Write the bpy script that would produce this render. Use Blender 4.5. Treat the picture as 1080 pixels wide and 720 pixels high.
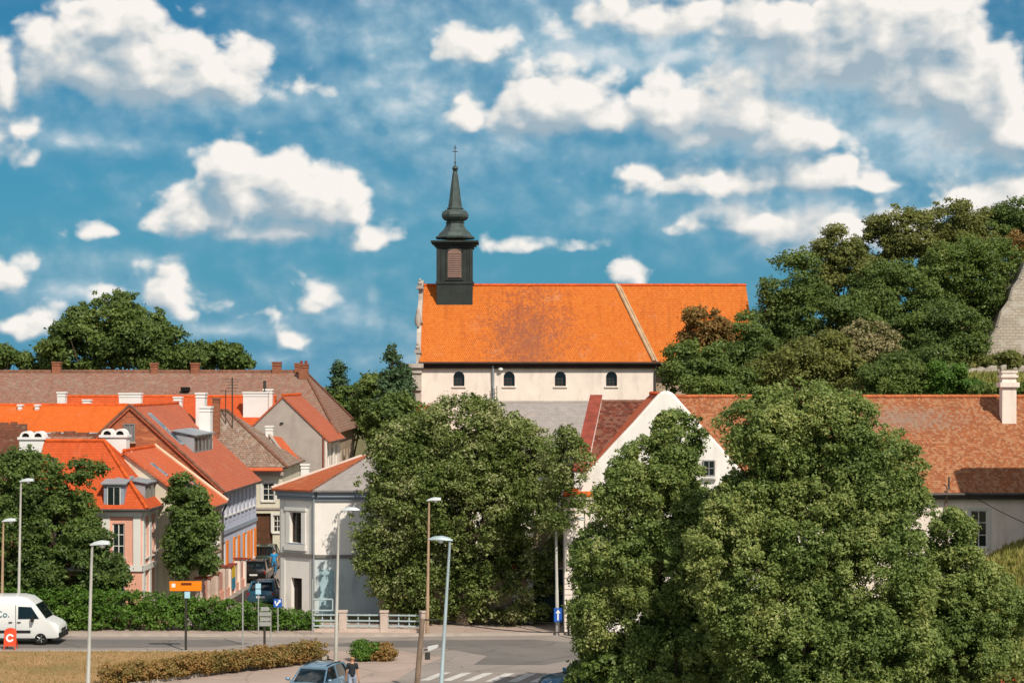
import bpy, math, random
import numpy as np
from mathutils import Vector, Matrix

for _o in list(bpy.data.objects): bpy.data.objects.remove(_o)
SC = bpy.context.scene
COL = SC.collection
R = math.radians

# ------------------------------------------------------------------ camera, sky, sun, exposure
F, HY, CH = 2100.0, 400.0, 13.4          # lens in photo pixels, horizon row, eye height above the road
cam_d = bpy.data.cameras.new('camera'); cam = bpy.data.objects.new('camera', cam_d); COL.objects.link(cam)
cam_d.sensor_fit = 'HORIZONTAL'; cam_d.sensor_width = 36.0; cam_d.lens = 36.0*F/1080.0
cam_d.shift_y = (HY-360.0)/1080.0
cam_d.clip_start = 0.5; cam_d.clip_end = 8000.0
cam.location = (0, 0, CH); cam.rotation_euler = (R(90), 0, 0)
SC.camera = cam

SUN_AZ, SUN_EL = R(180-29), R(46)        # clockwise from +Y (the view direction)
SUN_DIR = Vector((math.sin(SUN_AZ)*math.cos(SUN_EL), math.cos(SUN_AZ)*math.cos(SUN_EL), math.sin(SUN_EL)))
sun_d = bpy.data.lights.new('sun', 'SUN'); sun = bpy.data.objects.new('sun', sun_d); COL.objects.link(sun)
sun_d.energy = 4.3; sun_d.angle = R(0.5); sun_d.color = (1.0, 0.93, 0.82)
sun.rotation_euler = (-SUN_DIR).to_track_quat('-Z', 'Y').to_euler()
sun.location = SUN_DIR*300

SC.view_settings.view_transform = 'Standard'; SC.view_settings.look = 'None'
SC.view_settings.exposure = 0.1; SC.view_settings.gamma = 1.0; SC.view_settings.use_curve_mapping = False
SC.render.engine = 'CYCLES'
cy = SC.cycles
cy.max_bounces = 6; cy.diffuse_bounces = 3; cy.glossy_bounces = 2; cy.transmission_bounces = 3; cy.transparent_max_bounces = 6
cy.use_denoising = True
try:
    cy.denoiser = 'OPENIMAGEDENOISE'; cy.denoising_input_passes = 'RGB_ALBEDO_NORMAL'; cy.denoising_prefilter = 'ACCURATE'
except Exception: pass
cy.sample_clamp_indirect = 4.0
cy.use_adaptive_sampling = False

def lin(h):
    h = h.lstrip('#'); out = []
    for i in (0, 2, 4):
        c = int(h[i:i+2], 16)/255.0
        out.append(c/12.92 if c <= 0.04045 else ((c+0.055)/1.055)**2.4)
    return tuple(out)+(1.0,)

class NT:                                  # tiny node-tree writer
    def __init__(s, nt): s.nt = nt
    def n(s, t, **kw):
        nd = s.nt.nodes.new(t)
        for k, v in kw.items(): setattr(nd, k, v)
        return nd
    def put(s, sock, v):
        if hasattr(v, 'is_output') or isinstance(v, bpy.types.NodeSocket): s.nt.links.new(v, sock)
        elif v is not None:
            try: sock.default_value = v
            except Exception: sock.default_value = tuple(v)[:3]
    def m(s, op, a, b=None, c=None, clamp=False):
        nd = s.n('ShaderNodeMath', operation=op); nd.use_clamp = clamp
        s.put(nd.inputs[0], a)
        if b is not None: s.put(nd.inputs[1], b)
        if c is not None: s.put(nd.inputs[2], c)
        return nd.outputs[0]
    def vm(s, op, a, b=None):
        nd = s.n('ShaderNodeVectorMath', operation=op); s.put(nd.inputs[0], a)
        if b is not None: s.put(nd.inputs[1], b)
        return nd.outputs[0]
    def mix(s, f, a, b, mode='MIX'):
        nd = s.n('ShaderNodeMix', data_type='RGBA', blend_type=mode)
        s.put(nd.inputs[0], f); s.put(nd.inputs[6], a); s.put(nd.inputs[7], b)
        return nd.outputs[2]
    def noise(s, vec, scale, detail=4.0, rough=0.55, dim='3D', dist=0.0):
        nd = s.n('ShaderNodeTexNoise', noise_dimensions=dim)
        s.put(nd.inputs['Vector'], vec); nd.inputs['Scale'].default_value = scale
        nd.inputs['Detail'].default_value = detail; nd.inputs['Roughness'].default_value = rough
        nd.inputs['Distortion'].default_value = dist
        return nd.outputs[0]
    def sstep(s, v, lo, hi):
        nd = s.n('ShaderNodeMapRange', interpolation_type='SMOOTHSTEP')
        s.put(nd.inputs[0], v); nd.inputs[1].default_value = lo; nd.inputs[2].default_value = hi
        return nd.outputs[0]
    def ramp(s, v, stops):
        nd = s.n('ShaderNodeValToRGB'); s.put(nd.inputs[0], v); e = nd.color_ramp.elements
        while len(e) < len(stops): e.new(0.5)
        for q, (p, c) in zip(e, stops): q.position = p; q.color = c
        return nd.outputs[0]

# cloud lobes: photo direction (x, y), half sizes, strength; CLOUDS are firm cumulus heads, VEILS soft grey-blue cloud
CLOUDS = [
 (80,52,72,56,1.0),(150,62,100,60,1.0),(228,80,72,38,1.0),(120,20,75,36,.9),(40,72,34,34,.8),(3,80,20,44,.6),(250,62,40,28,.8),
 (246,182,50,48,1.0),(300,200,84,48,1.0),(212,222,62,32,1.0),(350,210,48,40,1.0),(390,250,46,15,.9),(285,238,115,22,.9),(170,236,24,14,.7),
 (105,241,26,12,.6),(12,290,36,20,.6),(180,302,36,34,.8),(205,325,26,12,.5),(24,336,50,24,.5),(120,298,30,20,.5),
 (328,316,30,24,.55),(285,328,22,9,.5),(312,353,22,15,.5),
 (522,252,44,15,.6),(610,258,26,10,.6),(654,286,20,15,.7),(672,292,22,11,.65),
 (505,46,56,28,.6),(498,124,30,26,.6),(320,86,46,12,.5),
 (588,106,80,48,1.0),(548,120,44,32,.9),(640,118,40,28,.8),
 (708,112,56,44,1.0),(780,108,70,52,1.0),(830,136,66,34,.95),(745,135,70,26,.8),
 (740,184,112,20,1.0),(790,186,150,23,1.1),(850,178,100,28,1.0),(905,188,54,16,.8),
 (800,228,90,28,.8),(880,238,110,34,.9),(960,240,70,34,.7),
 (930,30,130,70,1.0),(980,60,100,80,1.0),(1020,90,74,74,1.0),(1056,130,50,50,1.0),(880,50,90,60,.9),(1045,210,90,34,.9),(820,20,110,50,.8),(700,12,120,34,.7),
 (-70,120,110,60,.9),(-140,300,120,40,.7),(1190,190,110,60,.9),(1220,-60,120,80,.8),(300,-90,200,60,.7),(800,-90,240,70,.8),
]
VEILS = [(200,100,230,50,.5),(430,110,130,90,.8),(400,40,160,50,.6),(610,60,220,110,.9),(800,110,260,130,1.0),(960,150,170,110,1.0),(520,150,150,60,.5),
 (90,310,130,44,.55),(300,200,170,70,.4),(850,235,200,60,.8),(860,90,230,110,1.0),(1000,170,110,60,.9),(700,60,200,80,.9),(660,225,130,40,.45),(340,335,90,50,.5),(240,350,90,14,.5),(300,376,60,12,.4),(80,150,150,26,.5),(1060,240,90,50,.7),(450,380,120,30,.3)]
def cloud_group():
    g = bpy.data.node_groups.new('cloud_density', 'ShaderNodeTree')
    g.interface.new_socket('P', in_out='INPUT', socket_type='NodeSocketVector')
    g.interface.new_socket('D', in_out='OUTPUT', socket_type='NodeSocketFloat')
    g.interface.new_socket('S', in_out='OUTPUT', socket_type='NodeSocketFloat')
    w = NT(g); gi = w.n('NodeGroupInput'); go = w.n('NodeGroupOutput')
    p = gi.outputs[0]
    nz = w.n('ShaderNodeTexNoise', noise_dimensions='2D'); w.put(nz.inputs['Vector'], w.vm('MULTIPLY', p, (.016, .020, 0)))
    nz.inputs['Scale'].default_value = 1.0; nz.inputs['Detail'].default_value = 2.0
    q = w.vm('ADD', p, w.vm('MULTIPLY', w.vm('SUBTRACT', nz.outputs['Color'], (.5, .5, .5)), (26, 15, 0)))
    def lobes(lst, soft=False):
        acc = None
        for (x, y, rx, ry, k) in lst:
            u = (x-540)/F; v = (HY-y)/F
            az = math.atan(u)*F; el = math.atan(v/math.hypot(1, u))*F
            if soft: d = w.vm('MULTIPLY', w.vm('SUBTRACT', q, (az, el, 0)), (1.0/rx, 1.0/ry, 0))
            else:                                   # flat-based: the underside falls off twice as fast
                d = w.vm('MULTIPLY', w.vm('SUBTRACT', q, (az, el-ry*.33, 0)), (1.0/rx, .75/ry, 0))
                d = w.vm('MAXIMUM', d, w.vm('MULTIPLY', d, (-1, -2, 0)))
            ln = w.n('ShaderNodeVectorMath', operation='LENGTH'); w.put(ln.inputs[0], d)
            amp = k if soft else k*min(1.15, (0.40+ry/55.0))
            e = w.m('MULTIPLY_ADD', ln.outputs['Value'], -amp, amp)
            acc = e if acc is None else w.m('SMOOTH_MAX', acc, e, 0.18)
        return acc
    acc = lobes(CLOUDS)
    f1 = w.noise(w.vm('MULTIPLY', p, (.030, .038, 0)), 1.0, 8.0, 0.55, '2D', 0.2)
    vo = w.n('ShaderNodeTexVoronoi', voronoi_dimensions='2D', feature='SMOOTH_F1')
    w.put(vo.inputs['Vector'], w.vm('MULTIPLY', q, (.022, .028, 0)))
    vo.inputs['Scale'].default_value = 1.0; vo.inputs['Detail'].default_value = 2.5; vo.inputs['Roughness'].default_value = 0.42
    vo.inputs['Smoothness'].default_value = 0.25
    puff = w.m('MULTIPLY_ADD', vo.outputs['Distance'], -0.72, 0.31)
    n2 = w.m('MULTIPLY_ADD', f1, 0.46, -0.23)
    D = w.m('ADD', w.m('ADD', w.m('ADD', w.m('MULTIPLY', acc, 1.35), puff), n2), 0.17)
    S = w.m('ADD', w.m('ADD', lobes(VEILS, True), w.m('MULTIPLY', puff, .45)), w.m('MULTIPLY', n2, .9))
    w.put(go.inputs[0], D); w.put(go.inputs[1], S)
    return g

wd = bpy.data.worlds.new('World'); SC.world = wd; wd.use_nodes = True
wt = NT(wd.node_tree); wd.node_tree.nodes.clear()
sky = wt.n('ShaderNodeTexSky', sky_type='NISHITA'); sky.sun_disc = False
sky.sun_elevation = SUN_EL; sky.sun_rotation = SUN_AZ; sky.altitude = 100; sky.air_density = 1.0; sky.dust_density = 0.6; sky.ozone_density = 1.6
tc = wt.n('ShaderNodeTexCoord')
sx = wt.n('ShaderNodeSeparateXYZ'); wt.put(sx.inputs[0], tc.outputs['Generated'])
azn = wt.m('MULTIPLY', wt.m('ARCTAN2', sx.outputs[0], sx.outputs[1]), F)
eln = wt.m('MULTIPLY', wt.m('ARCSINE', sx.outputs[2]), F)
cb = wt.n('ShaderNodeCombineXYZ'); wt.put(cb.inputs[0], azn); wt.put(cb.inputs[1], eln)
grp = cloud_group()
def dens(off):
    nd = wt.n('ShaderNodeGroup'); nd.node_tree = grp
    wt.put(nd.inputs[0], wt.vm('ADD', cb.outputs[0], off)); return nd.outputs[0], nd.outputs[1]
d0, s0 = dens((0, 0, 0)); d1, s1 = dens((9, 14, 0)); d2, s2 = dens((10, 30, 0))
above = wt.sstep(d2, 0.0, 0.95)
soft = wt.m('MULTIPLY_ADD', above, 0.60, 0.44)
mn = wt.n('ShaderNodeMapRange', interpolation_type='SMOOTHSTEP'); wt.put(mn.inputs[0], d0); mn.inputs[1].default_value = -0.02; wt.put(mn.inputs[2], soft); mask = mn.outputs[0]
streak = wt.sstep(wt.noise(wt.vm('MULTIPLY', cb.outputs[0], (.0035, .012, 0)), 1.0, 6, .55, '2D'), .40, .75)
veil = wt.m('ADD', wt.m('MULTIPLY', wt.sstep(s0, -0.40, 0.70), 0.94), wt.m('MULTIPLY', streak, 0.22), clamp=True)
vlit = wt.m('ADD', wt.m('MULTIPLY_ADD', wt.m('SUBTRACT', s0, s1), 1.2, 0.35), wt.m('MULTIPLY', wt.sstep(s0, .2, 1.0), .35), clamp=True)
vcol = wt.ramp(vlit, [(0.0, (.13, .32, .46, 1)), (0.5, (.28, .45, .56, 1)), (1.0, (.60, .67, .71, 1))])
fine = wt.m('MULTIPLY_ADD', wt.noise(wt.vm('MULTIPLY', cb.outputs[0], (.017, .024, 0)), 1.0, 9, .60, '2D', .4), 1.0, -.5)
local = wt.m('ADD', wt.m('MULTIPLY_ADD', wt.m('SUBTRACT', d0, d1), 0.80, 0.80), wt.m('MULTIPLY', fine, .75))
lit = wt.m('SUBTRACT', local, wt.m('MULTIPLY', above, 0.62), clamp=True)
ccol = wt.ramp(lit, [(0.0, (.33, .43, .50, 1)), (0.34, (.52, .57, .60, 1)), (0.66, (.70, .70, .68, 1)), (1.0, (.89, .85, .80, 1))])
blue = wt.mix(1.0, sky.outputs[0], (.012, .044, .058, 1), 'MULTIPLY')
blue = wt.mix(wt.m('MULTIPLY', wt.m('SUBTRACT', 1.0, wt.sstep(eln, -40.0, 330.0)), .85), blue, (.085, .285, .46, 1))
blue = wt.mix(veil, blue, vcol)
fin = wt.mix(mask, blue, ccol)
# the rest of the sky, outside the lens: scattered fair-weather cumulus as well
dirn = tc.outputs['Generated']
away = wt.m('MAXIMUM', wt.sstep(wt.m('ABSOLUTE', azn), 700.0, 1000.0), wt.sstep(eln, 520.0, 800.0))
gen = wt.m('MULTIPLY', wt.m('MULTIPLY', wt.sstep(wt.noise(dirn, 2.6, 8, .55), .44, .60), away), wt.sstep(eln, -20.0, 60.0))
fin = wt.mix(gen, fin, (.84, .83, .81, 1))
bg = wt.n('ShaderNodeBackground'); wt.put(bg.inputs[0], fin); bg.inputs[1].default_value = 1.0
wo = wt.n('ShaderNodeOutputWorld'); wt.nt.links.new(bg.outputs[0], wo.inputs[0])
wd.cycles.sampling_method = 'MANUAL'; wd.cycles.sample_map_resolution = 512

# ------------------------------------------------------------------ geometry helpers
def P(x, y, Y):                            # a photo direction at distance Y along the view
    return Vector(((x-540)/F*Y, Y, CH-(y-HY)/F*Y))
def PX(x, Y): return (x-540)/F*Y
def PZ(y, Y): return CH-(y-HY)/F*Y
def GY(y): return F*CH/(y-HY)              # distance of a ground point

def setp(o, label=None, cat=None, group=None, kind=None):
    if label: o['label'] = label
    if cat: o['category'] = cat
    if group: o['group'] = group
    if kind: o['kind'] = kind
    return o
FRAME = {}
def thing(name, label, cat, loc=(0, 0, 0), rz=0.0, group=None):
    o = bpy.data.objects.new(name, None); COL.objects.link(o); o.empty_display_size = 0.3
    o.location = loc; o.rotation_euler = (0, 0, rz)
    FRAME[o.name] = Matrix.Translation(Vector(loc)) @ Matrix.Rotation(rz, 4, 'Z')
    return setp(o, label, cat, group)

def auto_uv(me):
    uv = me.uv_layers.new(name='UVMap'); d = uv.data; vs = me.vertices
    for p in me.polygons:
        n = p.normal
        if abs(n.z) > 0.999: t = Vector((1, 0, 0)); b = Vector((0, 1, 0))
        else:
            t = Vector((-n.y, n.x, 0)).normalized(); b = n.cross(t)
        for li in p.loop_indices:
            c = vs[me.loops[li].vertex_index].co
            d[li].uv = (c.dot(t), c.dot(b))

class MB:
    def __init__(s): s.v = []; s.f = []; s.mi = []
    def add(s, vs, fs, mi=0):
        k = len(s.v); s.v += [tuple(p) for p in vs]
        for f in fs: s.f.append(tuple(i+k for i in f)); s.mi.append(mi)
        return s
    def poly(s, pts, mi=0): return s.add(pts, [tuple(range(len(pts)))], mi)
    def box(s, x0, x1, y0, y1, z0, z1, mi=0):
        return s.add([(x0,y0,z0),(x1,y0,z0),(x1,y1,z0),(x0,y1,z0),(x0,y0,z1),(x1,y0,z1),(x1,y1,z1),(x0,y1,z1)],
                     [(0,3,2,1),(4,5,6,7),(0,1,5,4),(1,2,6,5),(2,3,7,6),(3,0,4,7)], mi)
    def bb(s, o, u, n, a0, a1, n0, n1, z0, z1, mi=0):   # box along u (width), n (inwards), z
        o, u, n = Vector(o), Vector(u), Vector(n); z = Vector((0, 0, 1))
        q = [o+u*a+n*d+z*h for h in (z0, z1) for (a, d) in ((a0, n0), (a1, n0), (a1, n1), (a0, n1))]
        return s.add(q, [(0,3,2,1),(4,5,6,7),(0,1,5,4),(1,2,6,5),(2,3,7,6),(3,0,4,7)], mi)
    def slab(s, pts, th, mi=0):            # a planar polygon given its thickness below
        pts = [Vector(p) for p in pts]
        n = Vector((0, 0, 0))
        for i in range(len(pts)):
            a, b = pts[i], pts[(i+1) % len(pts)]
            n += Vector(((a.y-b.y)*(a.z+b.z), (a.z-b.z)*(a.x+b.x), (a.x-b.x)*(a.y+b.y)))
        n.normalize()
        if n.z < 0: pts.reverse(); n = -n
        lo = [p-n*th for p in pts]; k = len(pts)
        fs = [tuple(range(k)), tuple(range(2*k-1, k-1, -1))]
        for i in range(k): j = (i+1) % k; fs.append((i, k+i, k+j, j))
        return s.add(pts+lo, fs, mi)
    def prism(s, pts, vec, mi=0):
        pts = [Vector(p) for p in pts]; v = Vector(vec); k = len(pts)
        fs = [tuple(range(k)), tuple(range(2*k-1, k-1, -1))]
        for i in range(k): j = (i+1) % k; fs.append((i, k+i, k+j, j))
        return s.add(pts+[p+v for p in pts], fs, mi)
    def tube(s, pts, rad, n=8, mi=0, cap=True):
        pts = [Vector(p) for p in pts]
        if not hasattr(rad, '__len__'): rad = [rad]*len(pts)
        vs = []; fs = []
        for i, p in enumerate(pts):
            a = pts[max(i-1, 0)]; b = pts[min(i+1, len(pts)-1)]
            t = (b-a).normalized()
            r = Vector((0, 1, 0)) if abs(t.y) < 0.9 else Vector((1, 0, 0))
            e1 = t.cross(r).normalized(); e2 = t.cross(e1)
            for k in range(n):
                an = 2*math.pi*k/n
                vs.append(p+(e1*math.cos(an)+e2*math.sin(an))*rad[i])
        for i in range(len(pts)-1):
            for k in range(n):
                l = (k+1) % n
                fs.append((i*n+k, i*n+l, (i+1)*n+l, (i+1)*n+k))
        if cap: fs.append(tuple(range(n-1, -1, -1))); fs.append(tuple((len(pts)-1)*n+k for k in range(n)))
        return s.add(vs, fs, mi)
    def lathe(s, prof, c=(0, 0, 0), n=16, mi=0, axis='z', rot=0.0):
        vs = []; fs = []; c = Vector(c)
        for (r, h) in prof:
            for k in range(n):
                a = 2*math.pi*k/n+rot; x, y = r*math.cos(a), r*math.sin(a)
                vs.append(c+(Vector((x, y, h)) if axis == 'z' else Vector((h, x, y))))
        for i in range(len(prof)-1):
            for k in range(n):
                l = (k+1) % n; fs.append((i*n+k, i*n+l, (i+1)*n+l, (i+1)*n+k))
        fs.append(tuple(range(n-1, -1, -1))); fs.append(tuple((len(prof)-1)*n+k for k in range(n)))
        return s.add(vs, fs, mi)
    def build(s, name, mats, parent=None, smooth=False, label=None, world=None, uv=True):
        if not s.v: return None
        vs = s.v
        if world is not None:
            M = FRAME[world.name].inverted(); vs = [tuple(M @ Vector(p)) for p in vs]
        me = bpy.data.meshes.new(name); me.from_pydata(vs, [], s.f); me.validate()
        mats = mats if isinstance(mats, (list, tuple)) else [mats]
        for m in mats: me.materials.append(m)
        if len(mats) > 1 and len(me.polygons) == len(s.mi): me.polygons.foreach_set('material_index', s.mi)
        if uv: auto_uv(me)
        if smooth:
            me.polygons.foreach_set('use_smooth', [True]*len(me.polygons))
            try: me.set_sharp_from_angle(angle=R(40))
            except Exception: pass
        me.update()
        o = bpy.data.objects.new(name, me); COL.objects.link(o)
        if parent: o.parent = parent
        if label: o['label'] = label
        return o

def copy_tree(o, parent=None):
    c = o.copy(); COL.objects.link(c); c.parent = parent
    for ch in list(o.children): copy_tree(ch, c)
    return c

# ------------------------------------------------------------------ materials
MATS = {}
def pbr(name, col, rough=0.7, metal=0.0, var=0.12, vscale=0.8, bump=0.15, bscale=12.0, spec=0.35, dirt=None, dirt_amt=0.35, coat=0.0):
    if name in MATS: return MATS[name]
    m = bpy.data.materials.new(name); m.use_nodes = True; w = NT(m.node_tree)
    b = m.node_tree.nodes['Principled BSDF']
    tc = w.n('ShaderNodeTexCoord'); v = tc.outputs['Object']
    col = lin(col) if isinstance(col, str) else col
    n1 = w.noise(v, vscale, 6, .6)
    hi = tuple(min(1, c*(1+var)) for c in col[:3])+(1,); lo = tuple(c*(1-var) for c in col[:3])+(1,)
    c = w.mix(w.sstep(n1, .3, .7), lo, hi)
    if dirt:
        mp = w.vm('MULTIPLY', v, (1.3, 1.3, .28))
        dn = w.sstep(w.noise(mp, 1.1, 8, .65), .48, .78)
        c = w.mix(w.m('MULTIPLY', dn, dirt_amt), c, lin(dirt) if isinstance(dirt, str) else dirt)
    w.put(b.inputs['Base Color'], c)
    b.inputs['Roughness'].default_value = rough; b.inputs['Metallic'].default_value = metal
    b.inputs['Specular IOR Level'].default_value = spec
    if coat: b.inputs['Coat Weight'].default_value = coat; b.inputs['Coat Roughness'].default_value = .05
    if bump:
        bp = w.n('ShaderNodeBump'); bp.inputs['Strength'].default_value = bump; bp.inputs['Distance'].default_value = .03
        w.put(bp.inputs['Height'], w.noise(v, bscale, 5, .6)); w.put(b.inputs['Normal'], bp.outputs[0])
    MATS[name] = m; return m

def tiles(name, c1, c2, c3, mortar, bw=.2, rh=.28, big=.25, amt=.6, bias=0.0, patch=None, patchcol=None, spots=.5, bump=.6, lichen=None):
    """clay tiles in courses; c3 weathering; patch=(x,z,rx,rz) an old patch in object space"""
    m = bpy.data.materials.new(name); m.use_nodes = True; w = NT(m.node_tree)
    b = m.node_tree.nodes['Principled BSDF']; tc = w.n('ShaderNodeTexCoord')
    uv = tc.outputs['UV']; ob = tc.outputs['Object']
    jig = w.vm('ADD', uv, w.vm('MULTIPLY', w.vm('SUBTRACT', _ncol(w, ob, 1.2), (.5, .5, .5)), (.06, .06, 0)))
    br = w.n('ShaderNodeTexBrick'); w.put(br.inputs['Vector'], jig)
    br.inputs['Color1'].default_value = lin(c1); br.inputs['Color2'].default_value = lin(c2); br.inputs['Mortar'].default_value = lin(mortar)
    br.inputs['Scale'].default_value = 1.0; br.inputs['Brick Width'].default_value = bw; br.inputs['Row Height'].default_value = rh
    br.inputs['Mortar Size'].default_value = rh*.06; br.inputs['Mortar Smooth'].default_value = .3; br.inputs['Bias'].default_value = bias
    # whitened per-tile value, used for scattered old tiles
    b2 = w.n('ShaderNodeTexBrick'); w.put(b2.inputs['Vector'], w.vm('ADD', jig, (bw*41.0, rh*26.0, 0)))
    b2.inputs['Color1'].default_value = (0, 0, 0, 1); b2.inputs['Color2'].default_value = (1, 1, 1, 1); b2.inputs['Mortar'].default_value = (.3, .3, .3, 1)
    for k, v in (('Scale', 1.0), ('Brick Width', bw), ('Row Height', rh), ('Mortar Size', 0.0)): b2.inputs[k].default_value = v
    big_n = w.noise(ob, big, 7, .62)
    mid_n = w.noise(ob, big*7, 5, .6)
    wear = w.m('ADD', big_n, w.m('MULTIPLY', w.m('SUBTRACT', b2.outputs['Color'], .5), spots))
    wear = w.m('ADD', wear, w.m('MULTIPLY', w.m('SUBTRACT', mid_n, .5), .6))
    c = w.mix(w.m('MULTIPLY', w.sstep(wear, .42, .85), amt), br.outputs['Color'], lin(c3))
    if patch:
        px, pz, rx, rz = patch
        sp = w.n('ShaderNodeSeparateXYZ'); w.put(sp.inputs[0], ob)
        dx = w.m('DIVIDE', w.m('SUBTRACT', sp.outputs[0], px), rx); dz = w.m('DIVIDE', w.m('SUBTRACT', sp.outputs[2], pz), rz)
        dd = w.m('SQRT', w.m('ADD', w.m('MULTIPLY', dx, dx), w.m('MULTIPLY', dz, dz)))
        k = w.m('ADD', w.m('SUBTRACT', 1.0, dd), w.m('MULTIPLY', w.m('SUBTRACT', mid_n, .5), 1.3))
        k = w.m('ADD', k, w.m('MULTIPLY', w.m('SUBTRACT', b2.outputs['Color'], .5), .8))
        c = w.mix(w.m('MULTIPLY', w.sstep(k, -.35, 1.1), .78), c, lin(patchcol))
    if lichen:
        ln = w.sstep(w.m('ADD', w.noise(ob, 1.7, 8, .7), w.m('MULTIPLY', b2.outputs['Color'], .1)), .58, .72)
        c = w.mix(w.m('MULTIPLY', ln, .7), c, lin(lichen))
    stv = w.noise(w.vm('MULTIPLY', uv, (1.6, .13, 0)), 1.0, 6, .65)
    c = w.mix(w.m('MULTIPLY', w.sstep(stv, .50, .74), .30), c, tuple(q*.42 for q in lin(c3)[:3])+(1,))
    c = w.mix(w.m('MULTIPLY', w.sstep(w.noise(ob, .55, 7, .7), .56, .74), .22), c, lin('#c9a284'))
    w.put(b.inputs['Base Color'], c); b.inputs['Roughness'].default_value = .85; b.inputs['Specular IOR Level'].default_value = .25
    sv = w.n('ShaderNodeSeparateXYZ'); w.put(sv.inputs[0], jig)
    saw = w.m('FRACT', w.m('DIVIDE', sv.outputs[1], rh))
    hgt = w.m('ADD', w.m('MULTIPLY', saw, -.6), w.m('MULTIPLY', br.outputs['Fac'], -.5))
    hgt = w.m('ADD', hgt, w.m('MULTIPLY', b2.outputs['Color'], .35))
    bp = w.n('ShaderNodeBump'); bp.inputs['Strength'].default_value = bump; bp.inputs['Distance'].default_value = .04
    w.put(bp.inputs['Height'], hgt); w.put(b.inputs['Normal'], bp.outputs[0])
    return m
def _ncol(w, vec, scale):
    nd = w.n('ShaderNodeTexNoise'); w.put(nd.inputs['Vector'], vec); nd.inputs['Scale'].default_value = scale
    nd.inputs['Detail'].default_value = 3; return nd.outputs['Color']

def masonry(name, c1, c2, mortar, bw=.28, rh=.09, stain='#3a2a22', amt=.4, plaster=None, plaster_amt=.45, bump=.4):
    m = bpy.data.materials.new(name); m.use_nodes = True; w = NT(m.node_tree)
    b = m.node_tree.nodes['Principled BSDF']; tc = w.n('ShaderNodeTexCoord'); uv = tc.outputs['UV']; ob = tc.outputs['Object']
    br = w.n('ShaderNodeTexBrick'); w.put(br.inputs['Vector'], uv)
    br.inputs['Color1'].default_value = lin(c1); br.inputs['Color2'].default_value = lin(c2); br.inputs['Mortar'].default_value = lin(mortar)
    for k, v in (('Scale', 1.0), ('Brick Width', bw), ('Row Height', rh), ('Mortar Size', rh*.12)): br.inputs[k].default_value = v
    c = w.mix(w.m('MULTIPLY', w.sstep(w.noise(ob, .7, 8, .65), .45, .7), amt), br.outputs['Color'], lin(stain))
    if plaster: c = w.mix(w.sstep(w.noise(w.vm('MULTIPLY', ob, (1, 1, 1.8)), .55, 8, .6), plaster_amt, plaster_amt+.08), c, lin(plaster))
    w.put(b.inputs['Base Color'], c); b.inputs['Roughness'].default_value = .9; b.inputs['Specular IOR Level'].default_value = .2
    bp = w.n('ShaderNodeBump'); bp.inputs['Strength'].default_value = bump; bp.inputs['Distance'].default_value = .02
    w.put(bp.inputs['Height'], w.m('ADD', w.m('MULTIPLY', br.outputs['Fac'], -1.0), w.noise(ob, 9, 4, .6))); w.put(b.inputs['Normal'], bp.outputs[0])
    return m

def leafmat(name, cols, trans=.3, scale=.35, rough=.55, gain=1.0):
    """cols: list of colours spread over the leaves by island and by slow noise"""
    m = bpy.data.materials.new(name); m.use_nodes = True; w = NT(m.node_tree); nt = m.node_tree
    b = nt.nodes['Principled BSDF']; out = nt.nodes['Material Output']
    tc = w.n('ShaderNodeTexCoord'); ge = w.n('ShaderNodeNewGeometry')
    k = w.m('ADD', w.m('MULTIPLY', ge.outputs['Random Per Island'], .46), w.m('MULTIPLY_ADD', w.noise(tc.outputs['Object'], scale, 4, .6), 1.4, -.46), clamp=True)
    st = [(i/(len(cols)-1), tuple(q*gain for q in lin(c)[:3])+(1,)) for i, c in enumerate(cols)]
    c = w.ramp(k, st)
    w.put(b.inputs['Base Color'], c); b.inputs['Roughness'].default_value = .55; b.inputs['Specular IOR Level'].default_value = .3
    tr = w.n('ShaderNodeBsdfTranslucent'); w.put(tr.inputs[0], w.mix(1.0, c, (1.15, 1.1, .6, 1), 'MULTIPLY'))
    mx = w.n('ShaderNodeMixShader'); mx.inputs[0].default_value = trans
    nt.links.new(b.outputs[0], mx.inputs[1]); nt.links.new(tr.outputs[0], mx.inputs[2]); nt.links.new(mx.outputs[0], out.inputs[0])
    return m

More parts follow.
